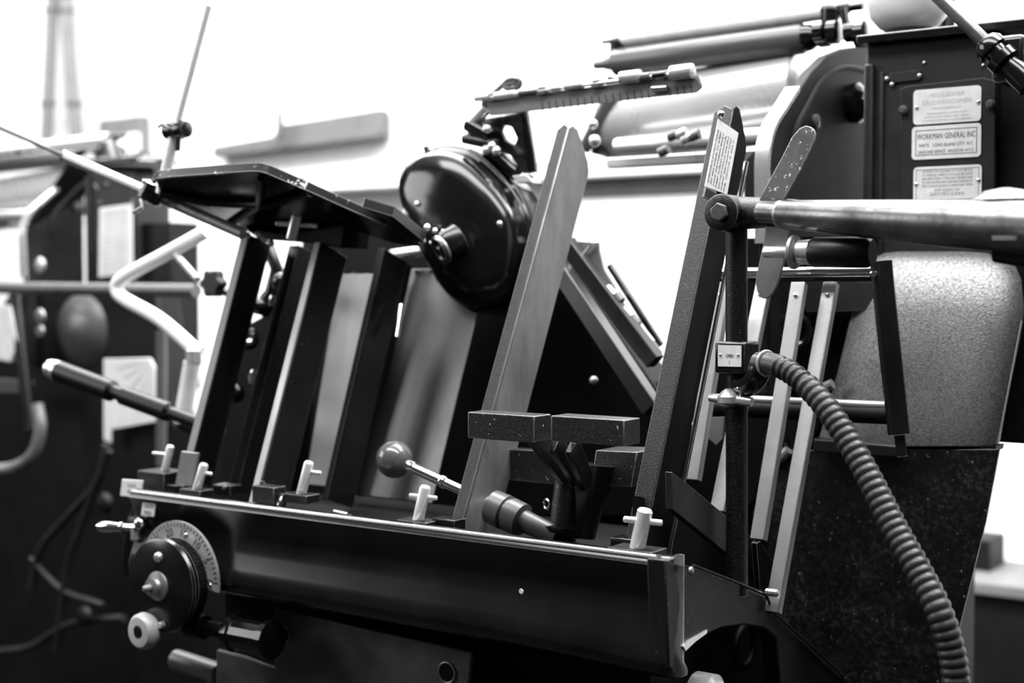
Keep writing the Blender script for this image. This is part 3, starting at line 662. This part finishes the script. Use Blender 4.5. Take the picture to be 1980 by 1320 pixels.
# ---- gauge bar with graduations at the top of the swinging arm
gv = .33
gb = [(930, 196), (950, 190), (1170, 164), (1330, 142), (1348, 152), (1357, 168), (1345, 178), (1190, 195), (948, 224), (940, 208)]
ga = mb().prism([Q(x, y, gv) for x, y in gb], V*.004).build('gauge_bar', 'bar', R, bevel=.0006, label='graduated grey gauge bar')
def gy(x): return 226-(x-948)*.119     # lower edge
tk = MB()
for k in range(22):
    x = 1046+k*13.7
    if 1255 < x < 1290: continue
    mb().prism([Q(x, gy(x)-17, gv-.0003), Q(x+2.4, gy(x)-17, gv-.0003), Q(x+5.4, gy(x)+0, gv-.0003), Q(x+3, gy(x), gv-.0003)], V*.0004).build('graduation', 'ink', ga)
def seg(x0, x1, r, mat='satin', off=0, prof=None, v=gv-.004):
    y0 = 190-(x0-920)*.1265+off; y1 = 190-(x1-920)*.1265+off
    a, b = Q(x0, y0, v), Q(x1, y1, v); l = (b-a).length
    return mb().lathe(a, (b-a), [(0, r*.8), (.0008, r), (l-.0008, r), (l, r*.8)], 18).build('gripper_sleeve', mat, ga)
seg(919, 1325, .0022, 'satin', 1)
seg(919, 945, .005); seg(957, 998, .0048, 'satin', 1); seg(1003, 1040, .0035, 'gauge', 1); seg(1065, 1085, .0033); seg(1092, 1128, .0045); seg(1200, 1238, .0078, 'satin', -3); seg(1240, 1258, .005, 'gauge'); seg(1262, 1290, .0045, 'enamel'); seg(1298, 1340, .009, 'satin', 0)
for x in (948, 1045, 1150, 1275):
    y = 190-(x-920)*.1265
    mb().prism([Q(x-9, y+10, gv-.006), Q(x+9, y+8, gv-.006), Q(x+9, y-8, gv-.006), Q(x-6, y-6, gv-.006)], V*.012).build('gripper_lug', 'gauge', ga, bevel=.001)
mb().tube([Q(1262, 172, gv-.004), Q(1290, 170, gv-.004)], .004, 12).build('gauge_stud', 'chrome', ga)
mb().tube(spline([Q(950, 185, gv), Q(968, 168, gv), Q(985, 154, gv), Q(1004, 155, gv), Q(1003, 168, gv), Q(985, 172, gv), Q(975, 165, gv), Q(998, 160, gv)], 6), .0034, 8).build('wire_spring', 'gauge', ga)
mb().prism([Q(x, y, gv) for x, y in [(1318, 140), (1352, 146), (1358, 164), (1350, 168), (1338, 152)]], V*.003).build('gauge_tip', 'satin', ga)
# bracket that carries the gauge bar
br_ = mb().prism([Q(x, y, .35) for x, y in [(938, 228), (972, 222), (972, 243), (968, 252), (978, 270), (994, 279), (999, 268), (988, 245), (972.6, 242), (972.6, 222), (1018, 214), (1036, 334), (1010, 336), (985, 300), (940, 285), (900, 265), (905, 245)]], V*.008)
bro = br_.build('gauge_bracket', 'enamel', R, bevel=.002)
mb().tube([Q(1012, 216, .345), Q(1030, 334, .345)], .006, 10).build('bracket_edge', 'enamel_gloss', bro)
mb().tube([Q(912, 238, .33), Q(940, 208, .33)], .009, 14).build('cam_follower', 'satin', bro)
mb().tube([Q(906, 240, .33), Q(945, 262, .33)], .010, 12).build('clamp_block', 'enamel_gloss', bro)
mb().tube([Q(898, 268, .33), Q(958, 280, .33)], .007, 12).build('clamp_block', 'enamel', bro)
mb().tube([Q(945, 290, .36), Q(1000, 335, .36)], .011, 12).build('bracket_leg', 'enamel_gloss', bro)
for x, y in [(951, 283), (960, 292), (940, 290), (941, 250)]: mb().ball(Q(x, y, .325), .006).build('bolt_head', 'satin', bro)
mb().prism([Q(x, y, .34) for x, y in [(990, 340), (1018, 336), (1032, 352), (1000, 354)]], V*.02).build('arm_seat', 'satin', R, bevel=.001)

# ---- domed cover of the swinging arm drive
out = [(797, 338), (812, 308), (840, 288), (872, 280), (905, 284), (938, 300), (972, 330), (1005, 368), (1030, 415), (1042, 470), (1040, 530), (1020, 580), (985, 606), (940, 608), (905, 590), (878, 552), (856, 510), (832, 470), (812, 420), (798, 378)]
mv = .36
cen = Q(925, 440, mv); ring0 = spline([Q(x, y, mv) for x, y in out+[out[0]]], 3)[:-1]
def ringat(s, dv, sh=(0, 0)):
    c2 = cen+U*sh[0]+Z*sh[1]; return [c2+(p-cen)*s-V*dv for p in ring0]
dm = mb().rings([ringat(.97, -.035), ringat(1, -.03), ringat(1, .000), ringat(.995, .010), ringat(.97, .0125), ringat(.955, .013), ringat(.945, .017), ringat(.925, .030, (.001, 0)), ringat(.89, .040, (.002, 0)), ringat(.82, .048, (.004, 0)), ringat(.68, .055, (.006, -.003)), ringat(.5, .059, (.009, -.006)), ringat(.3, .062, (.012, -.009)), ringat(.1, .063, (.014, -.011)), ringat(.005, .063, (.014, -.011))])
dmo = dm.build('domed_cover', 'enamel_gloss', R, label='glossy black domed drive cover', sharp=60)
hb = Q(850, 484, .275)
hd = (-V*.75+U*.4-Z*.45).normalized()
mb().lathe(hb-hd*.03, hd, [(0, .022), (.018, .020), (.024, .0165), (.028, .018), (.031, .018), (.031, .0140), (.0285, .013), (.0285, .007), (.033, .006), (.034, .0005)], 36).build('hub_cap', 'enamel', dmo)
mb().torus(hb-hd*.004, hd, .0170, .0018, 32, 8).build('hub_ring', 'satin', dmo)
for x, y, r in [(827, 440, .006), (842, 446, .0045), (858, 448, .0045), (836, 470, .005), (818, 466, .006)]: mb().ball(Q(x, y, .285), r*.8).build('oil_nipple', 'chrome', dmo)
mb().lathe(Q(826, 292, .33), Z+U*.4, [(-.004, .004), (.006, .004), (.007, .002)], 10).build('oil_nipple', 'enamel', dmo)
for x, y in [(966, 432), (806, 394)]: mb().ball(Q(x, y, .298), .0035).build('oil_nipple', 'satin', dmo)
# lower tail of the drive
mb().tube([Q(900, 520, .34), Q(915, 560, .34), Q(930, 595, .34)], [.042, .030, .014], 20).build('drive_tail', 'enamel_gloss', R)
mb().tube([Q(960, 500, .36), Q(985, 540, .36)], [.03, .02], 20).build('drive_tail', 'enamel', R)
# ---- swinging arms going down to the right
def beam(p0, p1, v0, v1, w_, th, name, mat, par=R):
    a, b = Q(*p0, v0), Q(*p1, v1); d = (b-a).normalized(); s = d.cross(V).normalized()
    return mb().box((a+b)/2, d, s, V, (b-a).length, w_, th).build(name, mat, par, bevel=.0015)
sa = beam((1040, 455), (1262, 790), .34, .30, .022, .02, 'swing_arm', 'enamel')
beam((1095, 468), (1268, 700), .38, .36, .020, .02, 'swing_arm', 'grey_paint')
beam((1060, 480), (1270, 790), .39, .38, .032, .01, 'swing_arm', 'black')
gr = beam((1178, 512), (1278, 668), .40, .40, .008, .008, 'gripper_bar', 'enamel')
mb().prism([Q(x, y, .385) for x, y in [(1092, 464), (1158, 468), (1158, 482), (1168, 520), (1190, 556), (1176, 572), (1128, 508)]], V*.004).build('gripper_plate', 'dull_steel', gr, bevel=.0008)
mb().tube([Q(1122, 500, .38), Q(1146, 470, .38)], .0016, 8).build('gripper_edge', 'chrome', gr)
for i, (x, y, r) in enumerate([(1178, 568, .009), (1195, 578, .008), (1190, 592, .008), (1212, 608, .009), (1226, 624, .008), (1222, 636, .007), (1248, 660, .010), (1262, 680, .010)]):
    mb().lathe(Q(x, y, .375), (Q(1250, 660, .375)-Q(1180, 570, .375)), [(-r*.9, r*.5), (-r*.8, r), (r*.7, r), (r*.9, r*.5)], 12).build('gripper_nut', ['satin', 'gauge', 'dull_steel'][i % 3], gr)
beam((1160, 575), (1245, 690), .37, .37, .010, .01, 'gripper_shaft', 'dull_steel', gr)
for x, y in [(1320, 258), (1303, 262), (1330, 268), (1285, 292), (1345, 262)]:
    mb().tube([Q(x-10, y+4, .5), Q(x+8, y-4, .5)], .0065, 12).build('ink_screw', 'gauge' if x % 2 else 'satin', R)
mb().tube([Q(1128, 290, .6), Q(1185, 180, .6)], .010, 10).build('roller_arm', 'gauge', R)
mb().tube([Q(1160, 300, .62), Q(1192, 150, .62)], .014, 10).build('roller_arm', 'enamel', R)
mb().ball(Q(1146, 240, .48), .007).build('bolt_head', 'satin', R); mb().ball(Q(1150, 272, .48), .008).build('bolt_head', 'satin', R)

# ---- right: vertical air pipe, valve, hose, horizontal pipe
vv = .15
vp = mb().tube([Q(1424, 440, vv), Q(1425, 1150, vv)], .0112, 24).build('air_pipe', 'textured', R)
bx = mb().box(Q(1425, 690, vv-.004), U, V, Z, .034, .034, .032).build('valve_body', 'enamel', vp, bevel=.003)
ql = [(1388, 667), (1433, 668), (1433, 709), (1388, 708)]
vl = mb().prism([Q(x, y, vv-.022) for x, y in ql], V*.0015).build('valve_label', 'plate', R, label='small pale valve plate reading OPEN')
t1 = text('OPEN', 'x', Q(1411, 691, vv-.0222), -U, Z, .0036, None, None, width=.0085); t2 = text('I', 'x', Q(1410, 703, vv-.0222), -U, Z, .003, None, None)
ln = MB(); ln.add(t1.v, t1.f); ln.add(t2.v, t2.f); ln.build('lettering', 'ink_mid', vl)
for x in (1393, 1427): mb().ball(Q(x, 686, vv-.022), .0016, 10, 6).build('rivet', 'chrome', vl)
cc = Q(1409, 772, vv-.012)
bw = mb().lathe(cc, Z, [(-.008, .004), (-.006, .008), (-.003, .0115), (.003, .0115), (.008, .007), (.011, .003)], 22).build('wing_clamp', 'satin', R)
mb().tube([Q(1372, 769, vv-.012), Q(1395, 771, vv-.012)], [.0035, .0055], 12).build('wing', 'satin', bw)
mb().tube([Q(1422, 773, vv-.012), Q(1454, 777, vv-.012)], [.0055, .0048], 12).build('wing', 'satin', bw)
mb().torus(Q(1425, 775, vv), Z, .0135, .004).build('pipe_clamp_band', 'enamel', bw)
mb().tube([Q(1426, 750, vv-.015), Q(1436, 749, vv-.015), Q(1432, 766, vv-.015)], .0012, 8).build('wire_clip', 'chrome', bw)
# elbow + hose
mb().tube(spline([Q(1430, 748, vv), Q(1452, 742, vv-.01), Q(1466, 722, vv-.02), Q(1472, 702, vv-.02)], 5), .0115, 18).build('hose_elbow', 'enamel', vp)
hp = spline([Q(1466, 702, vv-.02), Q(1500, 706, vv-.03), Q(1540, 728, vv-.04), Q(1585, 772, vv-.05), Q(1632, 838, vv-.06), Q(1680, 922, vv-.07), Q(1730, 1020, vv-.08), Q(1775, 1100, vv-.09), Q(1815, 1180, vv-.10), Q(1840, 1260, vv-.10), Q(1850, 1340, vv-.10), Q(1850, 1440, vv-.10)], 30)
# resample the hose evenly and corrugate it
acc = [0]
for i in range(1, len(hp)): acc.append(acc[-1]+(hp[i]-hp[i-1]).length)
tot = acc[-1]; step = .0010; ev = []; j = 0
for k in range(int(tot/step)):
    s = k*step
    while acc[j+1] < s: j += 1
    f = (s-acc[j])/(acc[j+1]-acc[j]); ev.append(hp[j].lerp(hp[j+1], f))
rr = []
for k in range(len(ev)):
    s = k*step; rr.append(.0112 if s < .03 else .0104+.0011*math.cos(2*math.pi*s/.0078) if s < .07 else .0106+.0015*abs(math.cos(math.pi*s/.0080)))
mb().tube(ev, rr, 24).build('air_hose', 'hose', R, label='corrugated dark hose', sharp=80)
mb().torus(Q(1482, 702, vv-.025), (ev[12]-ev[8]), .0118, .0016, 24, 8).build('hose_clip', 'satin', R)
# joint and horizontal pipe
jc = Q(1408, 412, vv-.012)
jt = mb().lathe(jc-V*.018, V, [(0, .010), (.0005, .0165), (.002, .0185), (.028, .0185), (.03, .016)], 36).build('pipe_joint', 'textured', R)
mb().lathe(jc-V*.018, -V, [(0, .0100), (.004, .0098), (.005, .0085)], 6).build('joint_bolt', 'gauge', jt, bevel=.0008)
a = Q(1410, 412, vv-.0); b = Q(1540, 411, vv-.02)
mb().tube([a, b], [.0175, .013], 28).build('joint_neck', 'textured', jt)
a = Q(1470, 411, vv-.02); b = Q(2080, 446, vv-.10); dr = (b-a).normalized(); Ln = (b-a).length
hpp = mb().lathe(a, dr, [(0, .010), (Ln*.06, .0098), (Ln*.075, .0095), (Ln*.085, .0135), (Ln*.3, .0165), (Ln*.6, .0205), (Ln*.85, .0225), (Ln, .024)], 36).build('horizontal_pipe', 'worn_pipe', R)
mb().lathe(a+dr*Ln*.07, dr, [(0, .009), (.002, .0135), (.007, .0135), (.009, .012)], 24).build('pipe_collar', 'dull_steel', hpp)
hmp = Q(1945, 400, vv-.06)
mb().lathe(hmp, Z, [(-.03, .03), (-.008, .034), (.006, .030), (.014, .018), (.017, .003)], 28).build('pipe_hump', 'worn_pipe', hpp)
mb().prism([Q(x, y, vv-.13) for x, y in [(1918, 455), (1960, 455), (1960, 464), (1918, 464)]], V*.01).build('pipe_tag', 'dull_steel', hpp)
mb().tube([Q(1925, 480, vv-.08), Q(2060, 490, vv-.08)], [.012, .018], 18).build('lower_pipe', 'enamel', R)
# knob handle under the pipe
hv = .115; a = Q(1478, 487, hv); b = Q(1690, 488, hv); dr = (b-a).normalized(); Ln = (b-a).length
kh = mb().lathe(a, dr, [(0, .0052), (.001, .0058), (Ln*.26, .0058)], 18).build('knob_spindle', 'satin', R)
mb().lathe(a+dr*Ln*.24, dr, [(0, .006), (.001, .013), (.003, .0165), (.006, .0165), (.008, .013)], 26).build('knob_disc', 'dull_steel', kh)
mb().lathe(a+dr*Ln*.30, dr, [(0, .008), (.003, .0115), (.018, .0125), (.024, .011)], 22).build('knob_sleeve', 'satin', kh)
mb().lathe(a+dr*Ln*.44, dr, [(0, .0125), (.004, .0145), (Ln*.5, .0148), (Ln*.55, .012)], 24).build('knob_grip', 'grip', kh)
# worn flat lever
def blade(pts_c, widths, v0, v1, mat, name):
    n = len(pts_c); Lp, Rp = [], []
    for i, (x, y) in enumerate(pts_c):
        x0, y0 = pts_c[max(i-1, 0)]; x1, y1 = pts_c[min(i+1, n-1)]; dx, dy = x1-x0, y1-y0; m_ = math.hypot(dx, dy); nx, ny = -dy/m_, dx/m_
        v = v0+(v1-v0)*i/(n-1); h = widths[i]/2
        Lp.append(Q(x+nx*h, y+ny*h, v)); Rp.append(Q(x-nx*h, y-ny*h, v))
    return mb().prism(Lp+Rp[::-1], V*.003).build(name, mat, R, bevel=.0007, label='worn flat lever with rounded end')
M['lever'] = paint('worn_painted_lever', .10, .38, .5, wear=.0018, wear_col=.8, chips=.36, bumps=.3, bscale=60)
blade([(1569, 247), (1567, 250), (1561, 258), (1550, 275), (1530, 315), (1508, 355), (1486, 396)], [8, 24, 36, 43, 43, 43, 42], .13, .13, 'lever', 'flat_lever')
blade([(1503, 440), (1499, 470), (1493, 500), (1486, 530), (1481, 550), (1479, 566), (1478, 577)], [46, 46, 46, 46, 42, 30, 8], .13, .13, 'dull_steel', 'flat_lever')
# ---- rack of bright steel strips with its rods
def strip(b, t, vb, wpx, name='steel_strip'):
    B = Q(b[0], b[1], vb); u = uvz(B)[0]; Tt = QU(t[0], t[1], u); ax = (Tt-B).normalized(); n = ax.cross(U).normalized()
    if n.dot(V) < 0: n = -n
    w_ = wpx*uvz(B)[1]*0+wpx*B.y/2750/.86
    o = mb().prism([B, B-U*w_, Tt-U*w_, Tt], n*.002).build(name, 'strip_steel', R, bevel=.0004, label='bare bright steel strip')
    mb().prism([B-U*w_, B-U*w_+n*.010, Tt-U*w_+n*.010, Tt-U*w_], U*.0015).build('strip_edge', 'dull_steel', o, bevel=.0003)
    mb().ball(Tt-U*w_*.5-ax*.016-n*.001, .0026, 12, 8).build('rivet', 'chrome', o)
    return o
strip((1322, 925), (1384, 545), .20, 26)
strip((1372, 985), (1462, 545), .21, 26)
strip((1450, 1040), (1530, 545), .22, 25)
strip((1478, 1180), (1592, 545), .20, 25)
a = Q(1378, 527, .33); b = Q(1702, 521, .33)
mb().tube([a, b], .0048, 14).build('rack_rod', 'chrome', R)
mb().tube([Q(1378, 541, .335), Q(1702, 538, .335)], .0032, 12).build('rack_rod', 'enamel', R)
mb().lbox(uvz(Q(1700, 535, .34))[0], uvz(Q(1378, 535, .34))[0], .338, .346, Q(1500, 545, .338).z, Q(1500, 519, .338).z).build('rack_rail', 'grey_paint', R)
a = Q(1340, 768, .33); b = Q(1745, 786, .33)
mb().tube([a, b], .005, 14).build('rack_rod', 'dull_steel', R)
mb().tube([Q(1340, 786, .33), Q(1745, 804, .33)], .010, 14).build('rack_bar', 'black', R)
lb = mb().tube([Q(1703, 505, .31), Q(1738, 840, .31)], [.0118, .0115], 24).build('rack_end_tube', 'enamel', R)
mb().tube([Q(1738, 835, .31), Q(1745, 882, .31)], .0058, 14).build('tube_tail', 'enamel', lb)
mb().tube([Q(1686, 530, .30), Q(1689, 530, .29)], .003, 10).build('tube_pin', 'chrome', lb)
# ---- big galvanised bin and dark lower sheet on the right
rows = [(478, .50, 1690, 1905), (486, .47, 1676, 1935), (505, .445, 1668, 1958), (540, .43, 1660, 1973), (600, .42, 1648, 1979), (660, .415, 1634, 1970), (720, .41, 1620, 1957), (790, .405, 1600, 1941), (850, .402, 1583, 1928), (862, .402, 1580, 1925)]
fr = []
for y, v, x0, x1 in rows: fr.append([Q(x0+(x1-x0)*k/8, y, v+(.02 if k in (0, 8) else .004 if k in (1, 7) else 0)*(1)) for k in range(9)])
b = MB(); nr = len(fr); vs = [p for r in fr for p in r]; bk = [p+V*.004 for p in vs]; fs = []
for i in range(nr-1):
    for k in range(8):
        a0 = i*9+k; fs.append((a0, a0+1, a0+10, a0+9)); fs.append((a0+nr*9+9, a0+nr*9+10, a0+nr*9+1, a0+nr*9))
loop = [k for k in range(9)]+[i*9+8 for i in range(1, nr)]+[(nr-1)*9+k for k in range(7, -1, -1)]+[i*9 for i in range(nr-2, 0, -1)]
for i in range(len(loop)):
    a0, a1 = loop[i], loop[(i+1) % len(loop)]; fs.append((a0, a1, a1+nr*9, a0+nr*9))
b.add(vs+bk, fs); gs = b.build('guard_sheet', 'galv', R, label='large galvanised guard sheet with a mottled finish', sharp=60)
mb().prism([Q(x, y, .412) for x, y in [(1575, 846), (1926, 862), (1924, 872), (1572, 872)]], V*.03).build('guard_lip', 'black', gs)
mb().tube([Q(1976, 620, .41), Q(1930, 858, .40)], .0012, 6).build('folded_edge', 'strip_steel', gs)
lowp = [(1490, 870), (1932, 868), (1905, 1010), (1850, 1230), (1822, 1440), (1480, 1440)]
ls = mb().prism([Q(x, y, .405) for x, y in lowp], V*.006).build('lower_sheet', 'dirty', R, bevel=.001)
mb().prism([Q(x, y, .38) for x, y in [(1572, 848), (1740, 862), (1738, 885), (1572, 874)]], V*.02).build('sheet_bracket', 'grey_paint', R, bevel=.002)
mb().prism([Q(x, y, .47) for x, y in [(1440, 460), (1700, 455), (1690, 600), (1655, 600), (1600, 780), (1560, 880), (1300, 1100), (1280, 740), (1400, 660), (1440, 640)]], V*.03).build('inner_wall', 'black', R)
mb().prism([Q(x, y, .43) for x, y in [(1540, 545), (1692, 545), (1692, 600), (1560, 602)]], V*.02).build('inner_cover', 'grey_paint', R)
for x, y, r in [(1535, 640, .018), (1500, 860, .012), (1500, 905, .014), (1345, 840, .012), (1480, 1000, .012)]:
    mb().torus(Q(x, y, .42), V+U*.5, r, .005).build('inner_ring', 'enamel_gloss', R)
for x0, y0, x1, y1 in [(1495, 900, 1525, 870), (1580, 755, 1610, 742)]: mb().tube([Q(x0, y0, .4), Q(x1, y1, .4)], .006, 10).build('inner_lever', 'dull_steel', R)
mb().prism([Q(x, y, .3) for x, y in [(1360, 808), (1398, 806), (1396, 848), (1385, 860), (1362, 840)]], V*.004).build('pale_tag', 'dull_steel', R)
# side bracket left of the cheek
mb().prism([Q(x, y, .42) for x, y in [(1442, 308), (1456, 292), (1490, 290), (1490, 400), (1438, 400)]], V*.01).build('cheek_bracket', 'grey_paint', R, bevel=.001)

# ================================================================ REAR PRESS in the same row
R2 = empty('printing_press', L(.4+1.8, .75, 0), 'out-of-focus black printing press standing behind to the left', 'printing press')
SHIFT = U*1.8+V*.29-Z*.035
H2 = press_upper(R2, False)
SHIFT = V3((0, 0, 0))
def f2(x, y, v=.44): return Q(x, y, v+.29)
def rsheet(qd, v, mat, name, lab=None, lines=0):
    P = [f2(x, y, v) for x, y in qd]; o = mb().prism(P, V*.003).build(name, mat, R2, bevel=.001, label=lab)
    if lines:
        b = MB()
        for k in range(lines):
            t = (k+1)/(lines+1); a = P[0].lerp(P[3], t); c = P[1].lerp(P[2], t); b.prism([a.lerp(c, .12)-V*.0008, a.lerp(c, .86)-V*.0008, a.lerp(c, .86)-V*.0008-Z*.0022, a.lerp(c, .12)-V*.0008-Z*.0022], V*.0008)
        b.build('printed_lines', 'ink_faint', o)
    return o
rsheet([(192, 402), (254, 394), (256, 530), (190, 536)], .455, 'paper', 'notice_sheet', 'tall white notice sheet', 12)
rsheet([(200, 694), (290, 692), (300, 710), (300, 815), (215, 830), (214, 856), (200, 850)], .37, 'paper', 'notice_sheet', 'lower white notice sheet', 5)
mb().tube([f2(-60, 556, .30), f2(380, 562, .30)], .0125, 18).build('horizontal_pipe', 'gauge', R2)
mb().tube([f2(312, 640, .30), f2(312, 900, .30)], .010, 14).build('air_pipe', 'gauge', R2)
# top fittings
mb().lathe(f2(212, 320, .5), Z, [(0, .038), (.02, .030), (.045, .018), (.055, .006)], 20).build('cone_cap', 'enamel', R2)
for x, y in [(176, 312), (240, 320), (255, 312), (285, 318)]:
    mb().lathe(f2(x, y, .5), Z, [(-.01, .018), (.01, .016), (.02, .006)], 14).build('cap_nut', 'enamel', R2)
mb().tube([f2(160, 318, .48), f2(310, 322, .48)], .018, 14).build('top_shaft', 'enamel', R2)
for x, y in [(22, 305), (62, 298)]: mb().lathe(f2(x, y, .62), Z, [(-.02, .006), (0, .006), (.002, .012), (.012, .012)], 10).build('wing_screw', 'gauge', R2)
# round cover and feed parts
cv = mb().lathe(f2(175, 640, .42), -V, [(0, .085), (.01, .085), (.03, .07), (.045, .04), (.05, .002)], 36).build('round_cover', 'roller_dark', R2)
for y, r in [(513, .014), (611, .013), (640, .011)]: mb().lathe(f2(78, y, .36), -V, [(0, r*1.2), (.004, r), (.006, r*.4)], 16).build('pale_button', 'strip_steel', R2)
mb().prism([f2(x, y, .40) for x, y in [(20, 560), (300, 560), (335, 820), (600, 850), (600, 1500), (-80, 1500), (-60, 700)]], V*.06).build('lower_cover', 'dark_wall', R2, bevel=.006)
mb().prism([f2(x, y, .30) for x, y in [(-30, 590), (18, 590), (34, 660), (20, 700), (-30, 690)]], V*.02).build('side_tray', 'plate', R2, bevel=.002)
mb().prism([f2(x, y, .30) for x, y in [(-30, 730), (50, 736), (50, 760), (-30, 760)]], V*.02).build('side_tray', 'gauge', R2, bevel=.002)
mb().tube([f2(30, 570, .32), f2(60, 830, .30)], .014, 12).build('rack_tube', 'enamel', R2)
mb().tube(spline([f2(-40, 905, .25), f2(20, 905, .25), f2(62, 880, .25), f2(78, 830, .25), f2(72, 780, .25)], 8), .012, 16).build('air_hose', 'dull_steel', R2)
for pts, r in [([(205, 860), (190, 930), (130, 1000), (80, 1060), (60, 1140)], .008), ([(210, 870), (160, 1010), (130, 1100), (110, 1260)], .008), ([(0, 1260), (60, 1250), (140, 1205), (240, 1195)], .008), ([(60, 1080), (120, 1140), (200, 1170)], .006)]:
    mb().tube(spline([f2(x, y, .28) for x, y in pts], 8), r, 12).build('hanging_cable', 'rubber', R2)
for x, y in [(205, 972), (165, 1190)]: mb().lathe(f2(x, y, .26), -V, [(0, .02), (.01, .016), (.014, .005)], 16).build('dark_button', 'dark_wall', R2)

# ================================================================ dark cabinet at the far right edge
cab = empty('floor_cabinet', L(.3, 2.1, 0), 'dark low cabinet by the wall at the right edge', 'cabinet')
P = Q(1882, 1120, 2.0); P2 = Q(2060, 1124, 2.0); ua, ub = uvz(P)[0]+.12, uvz(P2)[0]-.1
mb().lbox(ub, ua, 2.0, 2.26, .03, P.z-.03).build('body', 'dark_wall', cab, bevel=.004)
mb().lbox(ub-.01, ua+.01, 1.985, 2.27, P.z-.03, P.z).build('cabinet_top', 'wall_pipe', cab, bevel=.005)
mb().lbox(ub+.03, ua-.03, 2.03, 2.25, 0, .03).build('base', 'black', cab)
P = Q(1914, 1045, 2.1); ux = uvz(P)[0]
bx_ = mb().lbox(ux, ux+.10, 2.1, 2.22, cab.children[1].location.z+Q(1882, 1120, 2.0).z, P.z).build('small_box', 'dark_wall', bevel=.003)
tag(bx_, 'small dark box standing on the low cabinet at the right', 'box')
